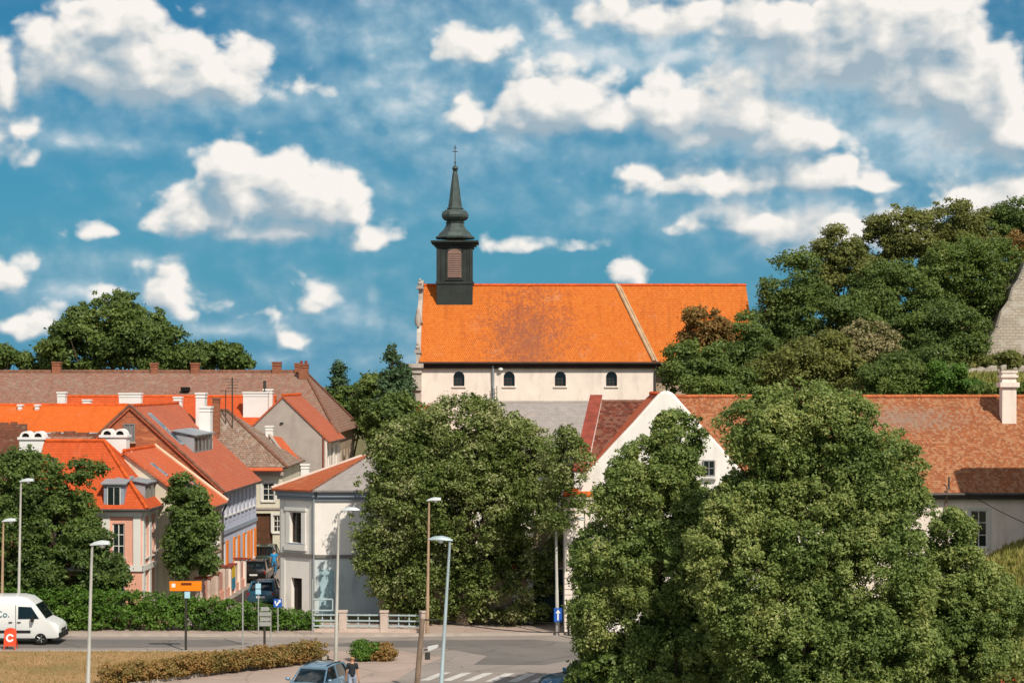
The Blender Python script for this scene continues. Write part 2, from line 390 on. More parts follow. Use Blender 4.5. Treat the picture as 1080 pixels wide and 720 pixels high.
def ground_mat(name, stops, scale=.4, fine=6.0, bump=.3, rough=.95, finew=.35, crack=0.0):
    m = bpy.data.materials.new(name); m.use_nodes = True; w = NT(m.node_tree); b = m.node_tree.nodes['Principled BSDF']
    ob = w.n('ShaderNodeTexCoord').outputs['Object']
    k = w.m('ADD', w.m('MULTIPLY', w.noise(ob, scale, 7, .62), 1-finew), w.m('MULTIPLY', w.noise(ob, fine, 4, .7), finew))
    c = w.ramp(k, [(p, lin(c)) for p, c in stops])
    if crack:
        wob = w.vm('ADD', ob, w.vm('MULTIPLY', _ncol(w, ob, .9), (1.6, 1.6, 0)))
        vd = w.n('ShaderNodeTexVoronoi', feature='DISTANCE_TO_EDGE'); w.put(vd.inputs['Vector'], wob); vd.inputs['Scale'].default_value = .16
        c = w.mix(w.m('MULTIPLY', w.m('SUBTRACT', 1.0, w.sstep(vd.outputs['Distance'], .002, .012)), crack), c, (.05, .045, .04, 1))
        st = w.sstep(w.noise(w.vm('MULTIPLY', ob, (.10, .9, 1)), 1.0, 5, .6), .52, .72)
        c = w.mix(w.m('MULTIPLY', st, .30), c, (.09, .085, .08, 1))
        sp = w.sstep(w.noise(ob, 1.7, 4, .6), .66, .76); c = w.mix(w.m('MULTIPLY', sp, .45), c, (.06, .055, .05, 1))
    w.put(b.inputs['Base Color'], c); b.inputs['Roughness'].default_value = rough
    b.inputs['Specular IOR Level'].default_value = .2
    bp = w.n('ShaderNodeBump'); bp.inputs['Strength'].default_value = bump; bp.inputs['Distance'].default_value = .05
    w.put(bp.inputs['Height'], w.noise(ob, fine*2, 5, .7)); w.put(b.inputs['Normal'], bp.outputs[0])
    return m

def glassmat(name, col='#20282c', rough=.06):
    m = bpy.data.materials.new(name); m.use_nodes = True; b = m.node_tree.nodes['Principled BSDF']; w = NT(m.node_tree)
    ob = w.n('ShaderNodeTexCoord').outputs['Object']
    w.put(b.inputs['Base Color'], w.mix(w.noise(ob, 1.3, 3, .5), tuple(c*.5 for c in lin(col)[:3])+(1,), lin(col)))
    b.inputs['Roughness'].default_value = rough; b.inputs['Specular IOR Level'].default_value = .7
    bp = w.n('ShaderNodeBump'); bp.inputs['Strength'].default_value = .04; w.put(bp.inputs['Height'], w.noise(ob, 1.5, 2, .5)); w.put(b.inputs['Normal'], bp.outputs[0])
    return m

# roofs
M_churchroof = tiles('church_tiles', '#cf762e', '#c56822', '#b04c20', '#a84e18', .18, .26, .10, .34, patch=(-5.6, 17.0, 4.4, 5.4), patchcol='#84503c', spots=.5)
M_orange = tiles('new_orange_tiles', '#d66a28', '#cb601f', '#cc5016', '#b84c12', .17, .19, .2, .3, bump=.35, spots=.25)
M_orange2 = tiles('orange_red_tiles', '#c8592c', '#b94f26', '#9c4a2c', '#ac4014', .17, .19, .2, .35, bump=.35, spots=.3)
M_red = tiles('red_tiles', '#c06a4c', '#b25c40', '#9c5c48', '#8e4a34', .17, .19, .25, .5, bump=.35, spots=.35)
M_redorange = tiles('salmon_tiles', '#d0683e', '#c45c36', '#ac6448', '#a05034', .17, .19, .25, .45, bump=.35, spots=.35)
M_oldbrown = tiles('old_brown_tiles', '#a07260', '#8c6250', '#8a7868', '#5c453a', .2, .26, .16, .75, spots=.6, lichen='#a08470')
M_oldgrey = tiles('old_grey_tiles', '#9c7c68', '#82685a', '#968676', '#423630', .2, .26, .3, .85, spots=.7, lichen='#a8968a')
M_patchred = tiles('patched_red_tiles', '#a8623a', '#8a5436', '#b48a66', '#64382a', .14, .17, .35, .5, spots=1.1, patch=(14.6, 11.1, 3.6, .75), patchcol='#8c7868')
M_darkred = tiles('dark_red_tiles', '#7a3c2a', '#582c22', '#8a6450', '#37201a', .22, .28, .4, .5, spots=1.2)
M_greyroof = tiles('grey_slates', '#a09690', '#948a84', '#aaa099', '#80766f', .3, .2, .3, .5, spots=.5, bump=.3)
M_coping = pbr('terracotta_coping', '#8a4030', .85, var=.25, vscale=2)
M_ridge = pbr('ridge_tiles', '#c8551e', .85, var=.25, vscale=3)
M_ridgeold = pbr('old_ridge_tiles', '#7a5442', .9, var=.3, vscale=3)
# walls
M_white = pbr('white_plaster', '#ebe3da', .9, var=.05, dirt='#a89c8c', dirt_amt=.35)
M_churchwall = pbr('church_plaster', '#ecdccf', .9, var=.05, dirt='#a08c80', dirt_amt=.4)
M_cream = pbr('cream_plaster', '#cfc6b0', .9, var=.06, dirt='#8f8370', dirt_amt=.5)
M_tan = pbr('tan_plaster', '#b09a84', .9, var=.1, dirt='#6f5c4c', dirt_amt=.6)
M_pink = pbr('pink_plaster', '#e0a48c', .9, var=.06, dirt='#b87c66', dirt_amt=.3)
M_blue = pbr('pale_blue_plaster', '#b9bccb', .9, var=.04, dirt='#8f93a4', dirt_amt=.3)
M_greywall = pbr('grey_render', '#a89c92', .95, var=.1, dirt='#857a72', dirt_amt=.55)
M_trim = pbr('white_trim', '#d8d4cc', .8, var=.04)
M_greytrim = pbr('grey_trim', '#8e96a0', .8, var=.06)
M_teal = pbr('teal_paint', '#c6cccb', .85, var=.08, dirt='#3f5f66', dirt_amt=.4)
M_brick = masonry('old_brick', '#bb6440', '#9c4e32', '#a47a60', .3, .1, amt=.3, plaster='#c47a52', plaster_amt=.6)
M_brickpl = masonry('brick_and_plaster', '#8c4a34', '#6c3828', '#84705e', .3, .1, amt=.6, plaster='#a08672', plaster_amt=.52)
M_stone = masonry('fort_stone', '#b8aa98', '#a69a8a', '#968a7c', .62, .3, '#7e766c', .4, plaster='#b4aa9c', plaster_amt=.5, bump=.6)
M_chimwhite = pbr('chimney_white', '#e2ded8', .85, var=.04)
M_chimbrick = masonry('chimney_brick', '#a2603f', '#80452f', '#9a7a66', .26, .09, amt=.3)
M_pillar = masonry('pillar_brick', '#cbb6a6', '#bda696', '#c8bab0', .25, .09, '#8a6a5c', .3)
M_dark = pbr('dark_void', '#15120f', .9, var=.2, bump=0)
M_woodbrown = pbr('brown_wood', '#5a3a26', .8, var=.2, vscale=3)
M_greenblackmetal = pbr('dark_verdigris', '#2a302c', .75, metal=0.0, var=.25, vscale=.9, dirt='#232824', dirt_amt=.6, spec=.4)
M_spire = pbr('spire_copper', '#4a5450', .6, metal=.25, var=.25, vscale=1.5, dirt='#333b36', dirt_amt=.5)
M_louvre = pbr('louvre_boards', '#84695e', .85, var=.15)
M_orangepaint = pbr('orange_shutter', '#e8842e', .75, var=.1)
M_gutter = pbr('gutter_metal', '#4c4642', .6, metal=.3, var=.15)
M_zinc = pbr('zinc_sheet', '#9a9fa2', .55, metal=.3, var=.1)
M_frame = pbr('window_white', '#d2cec6', .7, var=.03, bump=0)
M_framegrey = pbr('window_grey', '#7c7b78', .7, var=.05, bump=0)
M_framebrown = pbr('window_brown', '#4c382c', .7, var=.1, bump=0)
M_glass = glassmat('window_glass', '#26302f')
M_glassblue = glassmat('window_glass_blue', '#46586a')
M_curtain = glassmat('curtained_glass', '#8c8a86', .25)
# metal, street furniture
M_pole = pbr('lamp_post_paint', '#b4b0a6', .6, metal=.2, var=.08, vscale=2, dirt='#7c7468', dirt_amt=.4)
M_poleblue = pbr('lamp_post_bluish', '#a6b4b6', .55, metal=.3, var=.08, vscale=2)
M_lamphead = pbr('lamp_housing', '#c4c8c6', .45, metal=.1, var=.05)
M_lampglass = glassmat('lamp_glass', '#c8ccca', .2)
M_polewood = pbr('weathered_pole', '#84705f', .9, var=.2, vscale=3, dirt='#3c3028', dirt_amt=.5)
M_rustypole = pbr('tan_pole', '#a5896e', .8, var=.12, vscale=2)
M_darkpole = pbr('dark_pole', '#38352f', .7, var=.1)
M_rail = pbr('rail_paint', '#a9b6b6', .6, metal=.1, var=.08)
M_signblue = pbr('sign_blue', '#1f56ab', .5, var=.05, bump=0)
M_signpale = pbr('sign_pale_blue', '#a9cfdf', .5, var=.05, bump=0)
M_signwhite = pbr('sign_white', '#e6e6e2', .5, var=.03, bump=0)
M_signgrey = pbr('sign_grey', '#a3a49e', .55, metal=.2, var=.08)
M_signorange = pbr('sign_orange', '#e8820c', .5, var=.05, bump=0)
M_signdark = pbr('sign_dark', '#6a2c10', .5, var=.05, bump=0)
M_boardred = pbr('board_red', '#d84a26', .5, var=.06, bump=0)
M_wire = pbr('cable_black', '#1a1a1a', .7, bump=0)
# ground
M_earth = ground_mat('earth', [(.25, '#4a4a2c'), (.5, '#6a6340'), (.75, '#857550')], .15, 3)
M_hillgrass = ground_mat('hill_grass', [(.3, '#39451f'), (.5, '#56602e'), (.7, '#77703c')], .2, 3)
M_asphalt = ground_mat('asphalt', [(.3, '#645f5b'), (.5, '#736d68'), (.7, '#807a74')], .25, 14, .15, .85, .3, .35)
M_asphaltlight = ground_mat('worn_asphalt', [(.3, '#82786f'), (.5, '#90857d'), (.7, '#9c9189')], .3, 12, .15, .9, .35, .35)
M_paving = ground_mat('pavement', [(.3, '#97867a'), (.5, '#a89488'), (.7, '#b49f92')], .35, 12, .15, .9, .35, .35)
M_drylawn = ground_mat('dry_lawn', [(.3, '#6a6c3c'), (.42, '#8c7a50'), (.55, '#b08c64'), (.72, '#bc9672')], .28, 5, .5)
M_kerb = pbr('kerb_stone', '#aaa094', .9, var=.12, vscale=1.5)
M_paint = pbr('road_paint', '#c6c0b8', .8, var=.12, vscale=3, dirt='#8c847c', dirt_amt=.6)
# foliage
M_linden = leafmat('linden_leaves', ['#34451a', '#4c5c26', '#6a7838', '#98996a', '#b8b488'], .3, .5, gain=1.18)
M_walnut = leafmat('near_tree_leaves', ['#3e4e26', '#546630', '#6e7c42', '#8c9054', '#a8a470'], .36, .4, gain=1.42)
M_oak = leafmat('hill_dark_leaves', ['#344420', '#485828', '#5e6c34', '#7c8442'], .32, .25, gain=1.4)
M_olive = leafmat('hill_olive_leaves', ['#4c5428', '#646a32', '#7e8040', '#9c965a'], .3, .25, gain=1.02)
M_bright = leafmat('bright_leaves', ['#3e4e22', '#54662c', '#6c7a38', '#888e4c'], .3, .4, gain=1.12)
M_fir = leafmat('fir_needles', ['#263822', '#34482c', '#465a3a', '#5a6c48'], .18, .4, gain=1.4)
M_redtree = leafmat('plum_leaves', ['#4a4826', '#6a5630', '#8a6636', '#66703a'], .28, .35, gain=1.3)
M_flower = leafmat('blossom_leaves', ['#4a4e28', '#6d6a3e', '#9a8e68', '#b5a684'], .22, .5, gain=1.1)
M_hedge = leafmat('hedge_leaves', ['#385420', '#4a6a24', '#5e7e2e', '#82984a'], .32, .5, gain=1.08)
M_browning = leafmat('browning_hedge', ['#6c703c', '#8a7642', '#a87e4a', '#7a8044'], .28, .6)
M_darktree = leafmat('garden_tree_leaves', ['#304022', '#425426', '#586a30', '#788244'], .3, .4, gain=1.35)
M_drygrass = leafmat('dry_grass_blades', ['#7a7a48', '#a48c60', '#ba986e', '#8c8652'], .35, .4)
M_bankgrass = leafmat('bank_grass_blades', ['#566328', '#74783a', '#8f8a4c', '#a08c58'], .3, .4, gain=1.2)
M_bark = pbr('bark', '#4f4236', .95, var=.3, vscale=3, bump=.6, bscale=14)

# ------------------------------------------------------------------ walls with real openings
def wall(mb, o, u, L, H, ops=(), n=None, depth=.18, mi=0):
    """a facade from o along u; ops = (u0, u1, z0, z1[, 'arch']); n points into the house"""
    o, u = Vector(o), Vector(u).normalized(); z = Vector((0, 0, 1))
    n = Vector(n) if n is not None else Vector((-u.y, u.x, 0))
    us = sorted({0.0, L, *[q for p in ops for q in p[:2]]}); zs = sorted({0.0, H, *[q for p in ops for q in p[2:4]]})
    pt = lambda a, h, d=0: o+u*a+z*h+n*d
    for i in range(len(us)-1):
        for j in range(len(zs)-1):
            a, b, c, d = us[i], us[i+1], zs[j], zs[j+1]; ca, ch = (a+b)/2, (c+d)/2
            if any(p[0] < ca < p[1] and p[2] < ch < p[3] for p in ops): continue
            mb.poly([pt(a, c), pt(b, c), pt(b, d), pt(a, d)], mi)
    for p in ops:
        a, b, c, d = p[:4]
        if len(p) > 4:
            r = (b-a)/2; cx = (a+b)/2; sp = d-r
            arc = [(cx-r*math.cos(t*math.pi/8), sp+r*math.sin(t*math.pi/8)) for t in range(9)]
            mb.poly([pt(a, d)]+[pt(x, h) for x, h in arc[:5]][::1], mi)
            mb.poly([pt(b, d)]+[pt(x, h) for x, h in arc[4:]][::-1], mi)
            ring = [(a, c)]+arc+[(b, c)]
        else: ring = [(a, c), (a, d), (b, d), (b, c)]
        for k in range(len(ring)):
            q, r2 = ring[k], ring[(k+1) % len(ring)]
            mb.poly([pt(*q), pt(*r2), pt(r2[0], r2[1], depth), pt(q[0], q[1], depth)], mi)

def window(root, o, u, op, n=None, fm=None, gm=None, cols=2, rows=2, depth=.12, fw=.07, sill=True, name='window', arch=False, silmat=None, surround=None):
    o, u = Vector(o), Vector(u).normalized(); n = Vector(n) if n is not None else Vector((-u.y, u.x, 0))
    a, b, c, d = op[:4]; fm = fm or M_frame; gm = gm or M_glass
    m = MB(); n0, n1 = depth-.05, depth+.02
    m.bb(o, u, n, a, a+fw, n0, n1, c, d); m.bb(o, u, n, b-fw, b, n0, n1, c, d)
    m.bb(o, u, n, a+fw, b-fw, n0, n1, c, c+fw); m.bb(o, u, n, a+fw, b-fw, n0, n1, d-fw, d)
    for i in range(1, cols):
        x = a+(b-a)*i/cols; m.bb(o, u, n, x-.025, x+.025, n0+.006, n1, c+fw, d-fw)
    for j in range(1, rows):
        h = c+(d-c)*j/rows; m.bb(o, u, n, a+fw, b-fw, n0+.012, n1-.006, h-.022, h+.022)
    if surround:
        m.bb(o, u, n, a-.16, a-.003, -.04, .05, c, d+.16); m.bb(o, u, n, b+.003, b+.16, -.04, .05, c, d+.16)
        m.bb(o, u, n, a-.003, b+.003, -.043, .05, d+.003, d+.163)
    f = m.build(name, fm, root)
    g = MB(); g.bb(o, u, n, a+.02, b-.02, depth, depth+.012, c+.02, d-.02); g.build('pane', gm, f)
    if sill:
        s = MB(); s.bb(o, u, n, a-.1, b+.1, -.1, depth-.06, c-.09, c-.004); s.build('sill', silmat or M_trim, f)
    return f

def door(root, o, u, op, n=None, mat=None, depth=.14, name='door'):
    o, u = Vector(o), Vector(u).normalized(); n = Vector(n) if n is not None else Vector((-u.y, u.x, 0))
    a, b, c, d = op[:4]; m = MB()
    m.bb(o, u, n, a+.01, b-.01, depth, depth+.05, c+.01, d-.01)
    for i in (0, 1):
        w = (b-a)/2
        for (h0, h1) in ((.12, .45), (.52, .92)):
            m.bb(o, u, n, a+w*i+.1, a+w*(i+1)-.1, depth-.025, depth, c+(d-c)*h0, c+(d-c)*h1)
    f = m.build(name, mat or M_woodbrown, root)
    h = MB(); h.bb(o, u, n, (a+b)/2+.05, (a+b)/2+.09, depth-.08, depth-.026, c+1.0, c+1.14); h.build('handle', M_gutter, f)
    return f

def ridge(parent, a, b, mat, r=.13, name='ridge_cap'):
    a, b = Vector(a), Vector(b); L = (b-a).length; k = max(2, int(L/.42)); m = MB(); d = (b-a)/k
    for i in range(k): m.tube([a+d*(i+.0), a+d*(i+1.08)], [r*1.04, r*.9], 7)
    return m.build(name, mat, parent, smooth=True)

def gutter(root, a, b, r=.075, name='gutter', mat=None):
    return MB().tube([a, b], r, 8).build(name, mat or M_gutter, root, smooth=True)

def chimney(parent, x, y, z0, z1, wx=.7, wy=.6, mat=None, pots=1, name='chimney', capmat=None):
    m = MB(); m.box(x-wx/2, x+wx/2, y-wy/2, y+wy/2, z0, z1-.12)
    m.box(x-wx/2-.06, x+wx/2+.06, y-wy/2-.06, y+wy/2+.06, z1-.118, z1)
    m.box(x-wx/2-.04, x+wx/2+.04, y-wy/2-.04, y+wy/2+.04, z1-.34, z1-.28)
    c = m.build(name, mat or M_chimbrick, parent)
    for i in range(pots):
        p = MB(); cx = x+(i-(pots-1)/2)*wx/max(pots, 1)
        p.lathe([(.13, z1-.02), (.12, z1+.22), (.14, z1+.26), (.10, z1+.27), (.09, z1+.05)], (cx, y, 0), 10)
        p.build('chimney_pot', capmat or M_coping, c)
    return c

def hood_chimney(parent, x, y, z0, z1, w, d, mat, arches=2):
    """broad white chimney whose smoke outlets are half-round hoods on top"""
    m = MB(); m.box(x-w/2, x+w/2, y-d/2, y+d/2, z0, z1-.62)
    m.box(x-w/2-.09, x+w/2+.09, y-d/2-.09, y+d/2+.09, z1-.72, z1-.58)
    aw = w/arches; o = MB()
    for i in range(arches):
        cx = x-w/2+aw*(i+.5); r = aw*.47; r2 = r*.68
        out = [(math.cos(t*math.pi/10), math.sin(t*math.pi/10)) for t in range(11)]
        for k in range(10):
            (c0, s0), (c1, s1) = out[k], out[k+1]; zb = z1-.58
            m.prism([(cx+r*c0, y-d/2, zb+r*s0), (cx+r*c1, y-d/2, zb+r*s1), (cx+r2*c1, y-d/2, zb+r2*s1), (cx+r2*c0, y-d/2, zb+r2*s0)], (0, d, 0))
        o.prism([(cx+r2*.98*c, y-d/2+.12, z1-.578+r2*.98*s) for c, s in out], (0, d-.24, 0))
    c = m.build('chimney', mat, parent); o.build('flue_opening', M_dark, c)
    return c

def dormer(parent, o, u, n, w, h, d, wallm, roofm, wins, fm):
    """shed dormer: front at o along u (width w), running back along n for d"""
    o, u, n = Vector(o), Vector(u).normalized(), Vector(n).normalized(); z = Vector((0, 0, 1))
    m = MB(); m.bb(o, u, n, 0, w, 0, d, 0, h); dm = m.build('dormer', wallm, parent)
    r = MB(); r.slab([o-u*.15-n*.2+z*(h+.02), o+u*(w+.15)-n*.2+z*(h+.02), o+u*(w+.15)+n*(d+.1)+z*(h+.34), o-u*.15+n*(d+.1)+z*(h+.34)], .07)
    for q in (r,): q.slab([o+z*(h-.05), o+u*w+z*(h-.05), o+u*w+n*d+z*(h+.2), o+n*d+z*(h+.2)], .1)
    for k in range(wins):
        a = w*(k+.5)/wins-w*.33/wins; b = w*(k+.5)/wins+w*.33/wins
        r.bb(o, u, n, a, b, -.03, -.004, .12, h-.16, 1)
        r.bb(o, u, n, a+.05, (a+b)/2-.02, -.036, -.03, .17, h-.21, 2); r.bb(o, u, n, (a+b)/2+.02, b-.05, -.036, -.03, .17, h-.21, 2)
    r.build('dormer_roof', [roofm, fm, M_glass], dm)
    return dm

# ------------------------------------------------------------------ foliage
def leaf_mesh(name, pos, nrm, size, mat, rng, aspect=.55, tang=None):
    n = len(pos)
    r = rng.normal(size=(n, 3)) if tang is None else tang
    t = r-nrm*np.sum(r*nrm, 1, keepdims=True); t /= np.linalg.norm(t, axis=1, keepdims=True)+1e-9
    b = np.cross(nrm, t); s = size[:, None]
    co = np.empty((n, 4, 3)); bend = nrm*s*.12
    co[:, 0] = pos-t*s*.5; co[:, 1] = pos+b*s*aspect*.5-bend; co[:, 2] = pos+t*s*.5; co[:, 3] = pos-b*s*aspect*.5-bend
    me = bpy.data.meshes.new(name)
    me.vertices.add(n*4); me.vertices.foreach_set('co', co.astype(np.float32).ravel())
    me.loops.add(n*4); me.loops.foreach_set('vertex_index', np.arange(n*4, dtype=np.int32))
    me.polygons.add(n); me.polygons.foreach_set('loop_start', np.arange(0, n*4, 4, dtype=np.int32))
    me.materials.append(mat); me.update(calc_edges=True)
    return me

def clumps_for(lobes, rng, csize, dens=1.0):
    cs = []; rs = []
    for (x, y, z, rx, ry, rz) in lobes:
        area = 4*math.pi*((rx*ry)**1.6/3+(rx*rz)**1.6/3+(ry*rz)**1.6/3)**(1/1.6)
        k = max(5, int(dens*area/(csize*csize*1.9)))
        d = rng.normal(size=(k, 3)); d /= np.linalg.norm(d, axis=1, keepdims=True)
        f = rng.uniform(.62, 1.02, (k, 1))**.7
        cs.append(np.array([x, y, z])+d*f*np.array([rx, ry, rz])); rs.append(csize*rng.uniform(.4, 1.45, k))
        k2 = k//2; d = rng.normal(size=(k2, 3)); d /= np.linalg.norm(d, axis=1, keepdims=True)   # small outer sprays break the outline
        cs.append(np.array([x, y, z])+d*rng.uniform(.98, 1.2, (k2, 1))*np.array([rx, ry, rz])); rs.append(csize*rng.uniform(.22, .5, k2))
    return np.concatenate(cs), np.concatenate(rs)

def leaves_at(cs, rs, n, size, rng, flat=.75, up=.35, droop=0.0):
    p = rs**2; p = p/p.sum(); i = rng.choice(len(cs), n, p=p)
    d = rng.normal(size=(n, 3)); d /= np.linalg.norm(d, axis=1, keepdims=True)
    d[:, 2] = np.where((d[:, 2] < 0) & (rng.random(n) < .55), -d[:, 2], d[:, 2])
    f = rng.uniform(.2, 1.0, (n, 1))**.55*np.where(rng.random((n, 1)) < .12, 1.28, 1.0)
    pos = cs[i]+d*f*rs[i][:, None]*np.array([1, 1, flat])
    pos[:, 2] -= droop*rng.random(n)
    nr = d*.85+rng.normal(size=(n, 3))*.62; nr[:, 2] += up; nr[:, 1] -= .12
    nr /= np.linalg.norm(nr, axis=1, keepdims=True)+1e-9
    return pos, nr, size*rng.uniform(.65, 1.3, n)

def tree(label, base, lobes, mat, n=14000, leaf=.26, csize=.9, trunk=.25, seed=1, group=None, name='tree', cat='tree', dens=1.0, limbs=7, flat=.75, droop=0.0, trunk_frac=.5, lean=(0, 0)):
    """lobes: (dx, dy, z above base, rx, ry, rz)"""
    rng = np.random.default_rng(seed)
    t = thing(name, label, cat, base, 0, group)
    cs, rs = clumps_for(lobes, rng, csize, dens)
    keep = cs[:, 2] > .25
    cs, rs = cs[keep], rs[keep]
    pos, nr, sz = leaves_at(cs, rs, n, leaf, rng, flat, droop=droop)
    o = bpy.data.objects.new('crown', leaf_mesh('crown', pos, nr, sz, mat, rng)); COL.objects.link(o); o.parent = t
    L = np.array(lobes); top = (L[:, 2]).max(); cx, cyy = L[:, 0].mean(), L[:, 1].mean()
    m = MB(); h = top*trunk_frac
    tp = [Vector((0, 0, -.4)), Vector((cx*.1, cyy*.1, h*.35)), Vector((cx*.35, cyy*.35, h*.7)), Vector((cx*.6, cyy*.6, h)), Vector((cx*.8, cyy*.8, top))]
    m.tube(tp, [trunk*1.35, trunk, trunk*.85, trunk*.6, trunk*.2], 9)
    for k in range(limbs):
        q = cs[rng.integers(len(cs))]; f = rng.uniform(.35, .8); a = tp[1].lerp(tp[3], f); q = Vector(q)
        mid = a.lerp(q, .5)+Vector((rng.normal()*.2, rng.normal()*.2, .25))
        m.tube([a, mid, q], [trunk*.4, trunk*.26, trunk*.08], 6)
    m.build('trunk', M_bark, t, smooth=True, uv=False)
    return t

def ptree(label, Y, basez, lobes_px, mat, depth=.9, seed=1, basex=None, **kw):
    """a tree whose lobes are given as photo outlines (x, y, rx, ry) at distance Y"""
    rng = np.random.default_rng(seed+900); s = F/Y
    xs = [l[0] for l in lobes_px]; bx = PX(basex if basex is not None else sum(xs)/len(xs), Y)
    lb = []
    for (x, y, rx, ry, *od) in lobes_px:
        dy = od[0] if od else (rng.uniform(-.35, .35)*max(rx, ry)/s*depth if len(lobes_px) > 1 else 0)
        lb.append((PX(x, Y)-bx, dy, PZ(y, Y)-basez, rx/s, max(rx, ry)*depth/s*.85, ry/s))
    return tree(label, (bx, Y, basez), lb, mat, seed=seed, **kw)

def leafy(name, label, cat, lobes, mat, n, leaf, csize, seed, base=(0, 0, 0), group=None, dens=1.0, kind=None, flat=.8, core=None):
    rng = np.random.default_rng(seed); cs, rs = clumps_for(lobes, rng, csize, dens)
    k = cs[:, 2] > .05; cs, rs = cs[k], rs[k]
    pos, nr, sz = leaves_at(cs, rs, n, leaf, rng, flat); pos[:, 2] = np.maximum(pos[:, 2], .02)
    if core is not None:
        t = thing(name, label, cat, base, 0, group)
        o = bpy.data.objects.new('foliage', leaf_mesh('foliage', pos, nr, sz, mat, rng)); COL.objects.link(o); o.parent = t
        core.build('stems', M_bark, t, uv=False); return t
    o = bpy.data.objects.new(name, leaf_mesh(name, pos, nr, sz, mat, rng)); COL.objects.link(o); o.location = base
    return setp(o, label, cat, group, kind)

# ------------------------------------------------------------------ vehicles
M_tyre = pbr('tyre_rubber', '#1c1b1a', .85, bump=0)
M_rim = pbr('wheel_rim', '#9a9a98', .35, metal=.7, var=.05, bump=0)
M_carglass = glassmat('car_glass', '#1a2224', .03)
M_black = pbr('black_plastic', '#1e1e1f', .6, bump=0)
M_headlight = pbr('headlight_lens', '#c9ced0', .12, metal=.2, var=.05, bump=0)
M_taillight = pbr('taillight_lens', '#8c1612', .2, var=.05, bump=0)
M_plate = pbr('number_plate', '#d6d6d0', .5, var=.02, bump=0)
def wheel(root, x, y, r, w):
    s = 1 if x > 0 else -1; m = MB()
    m.lathe([(r*.55, -w/2), (r*.86, -w/2), (r, -w*.34), (r, w*.34), (r*.86, w/2), (r*.55, w/2)], (x, y, r), 24, axis='x')
    wl = m.build('wheel', M_tyre, root, smooth=True)
    q = MB(); q.lathe([(r*.64, w*.30*s), (r*.62, w*.48*s), (r*.5, w*.46*s), (r*.14, w*.36*s), (r*.1, w*.46*s)], (x, y, r), 20, axis='x')
    for k in range(5):
        a = 2*math.pi*k/5
        q.tube([(x+s*w*.45, y+r*.12*math.cos(a), r+r*.12*math.sin(a)), (x+s*w*.485, y+r*.58*math.cos(a), r+r*.58*math.sin(a))], r*.09, 6)
    q.build('rim', M_rim, wl, smooth=True)
def loft(mb, secs, mi=0, close=True):
    k = len(secs[0]); vs = [p for s in secs for p in s]; fs = []
    for i in range(len(secs)-1):
        for j in range(k):
            l = (j+1) % k; fs.append((i*k+j, i*k+l, (i+1)*k+l, (i+1)*k+j))
    if close: fs.append(tuple(range(k-1, -1, -1))); fs.append(tuple((len(secs)-1)*k+j for j in range(k)))
    mb.add(vs, fs, mi)
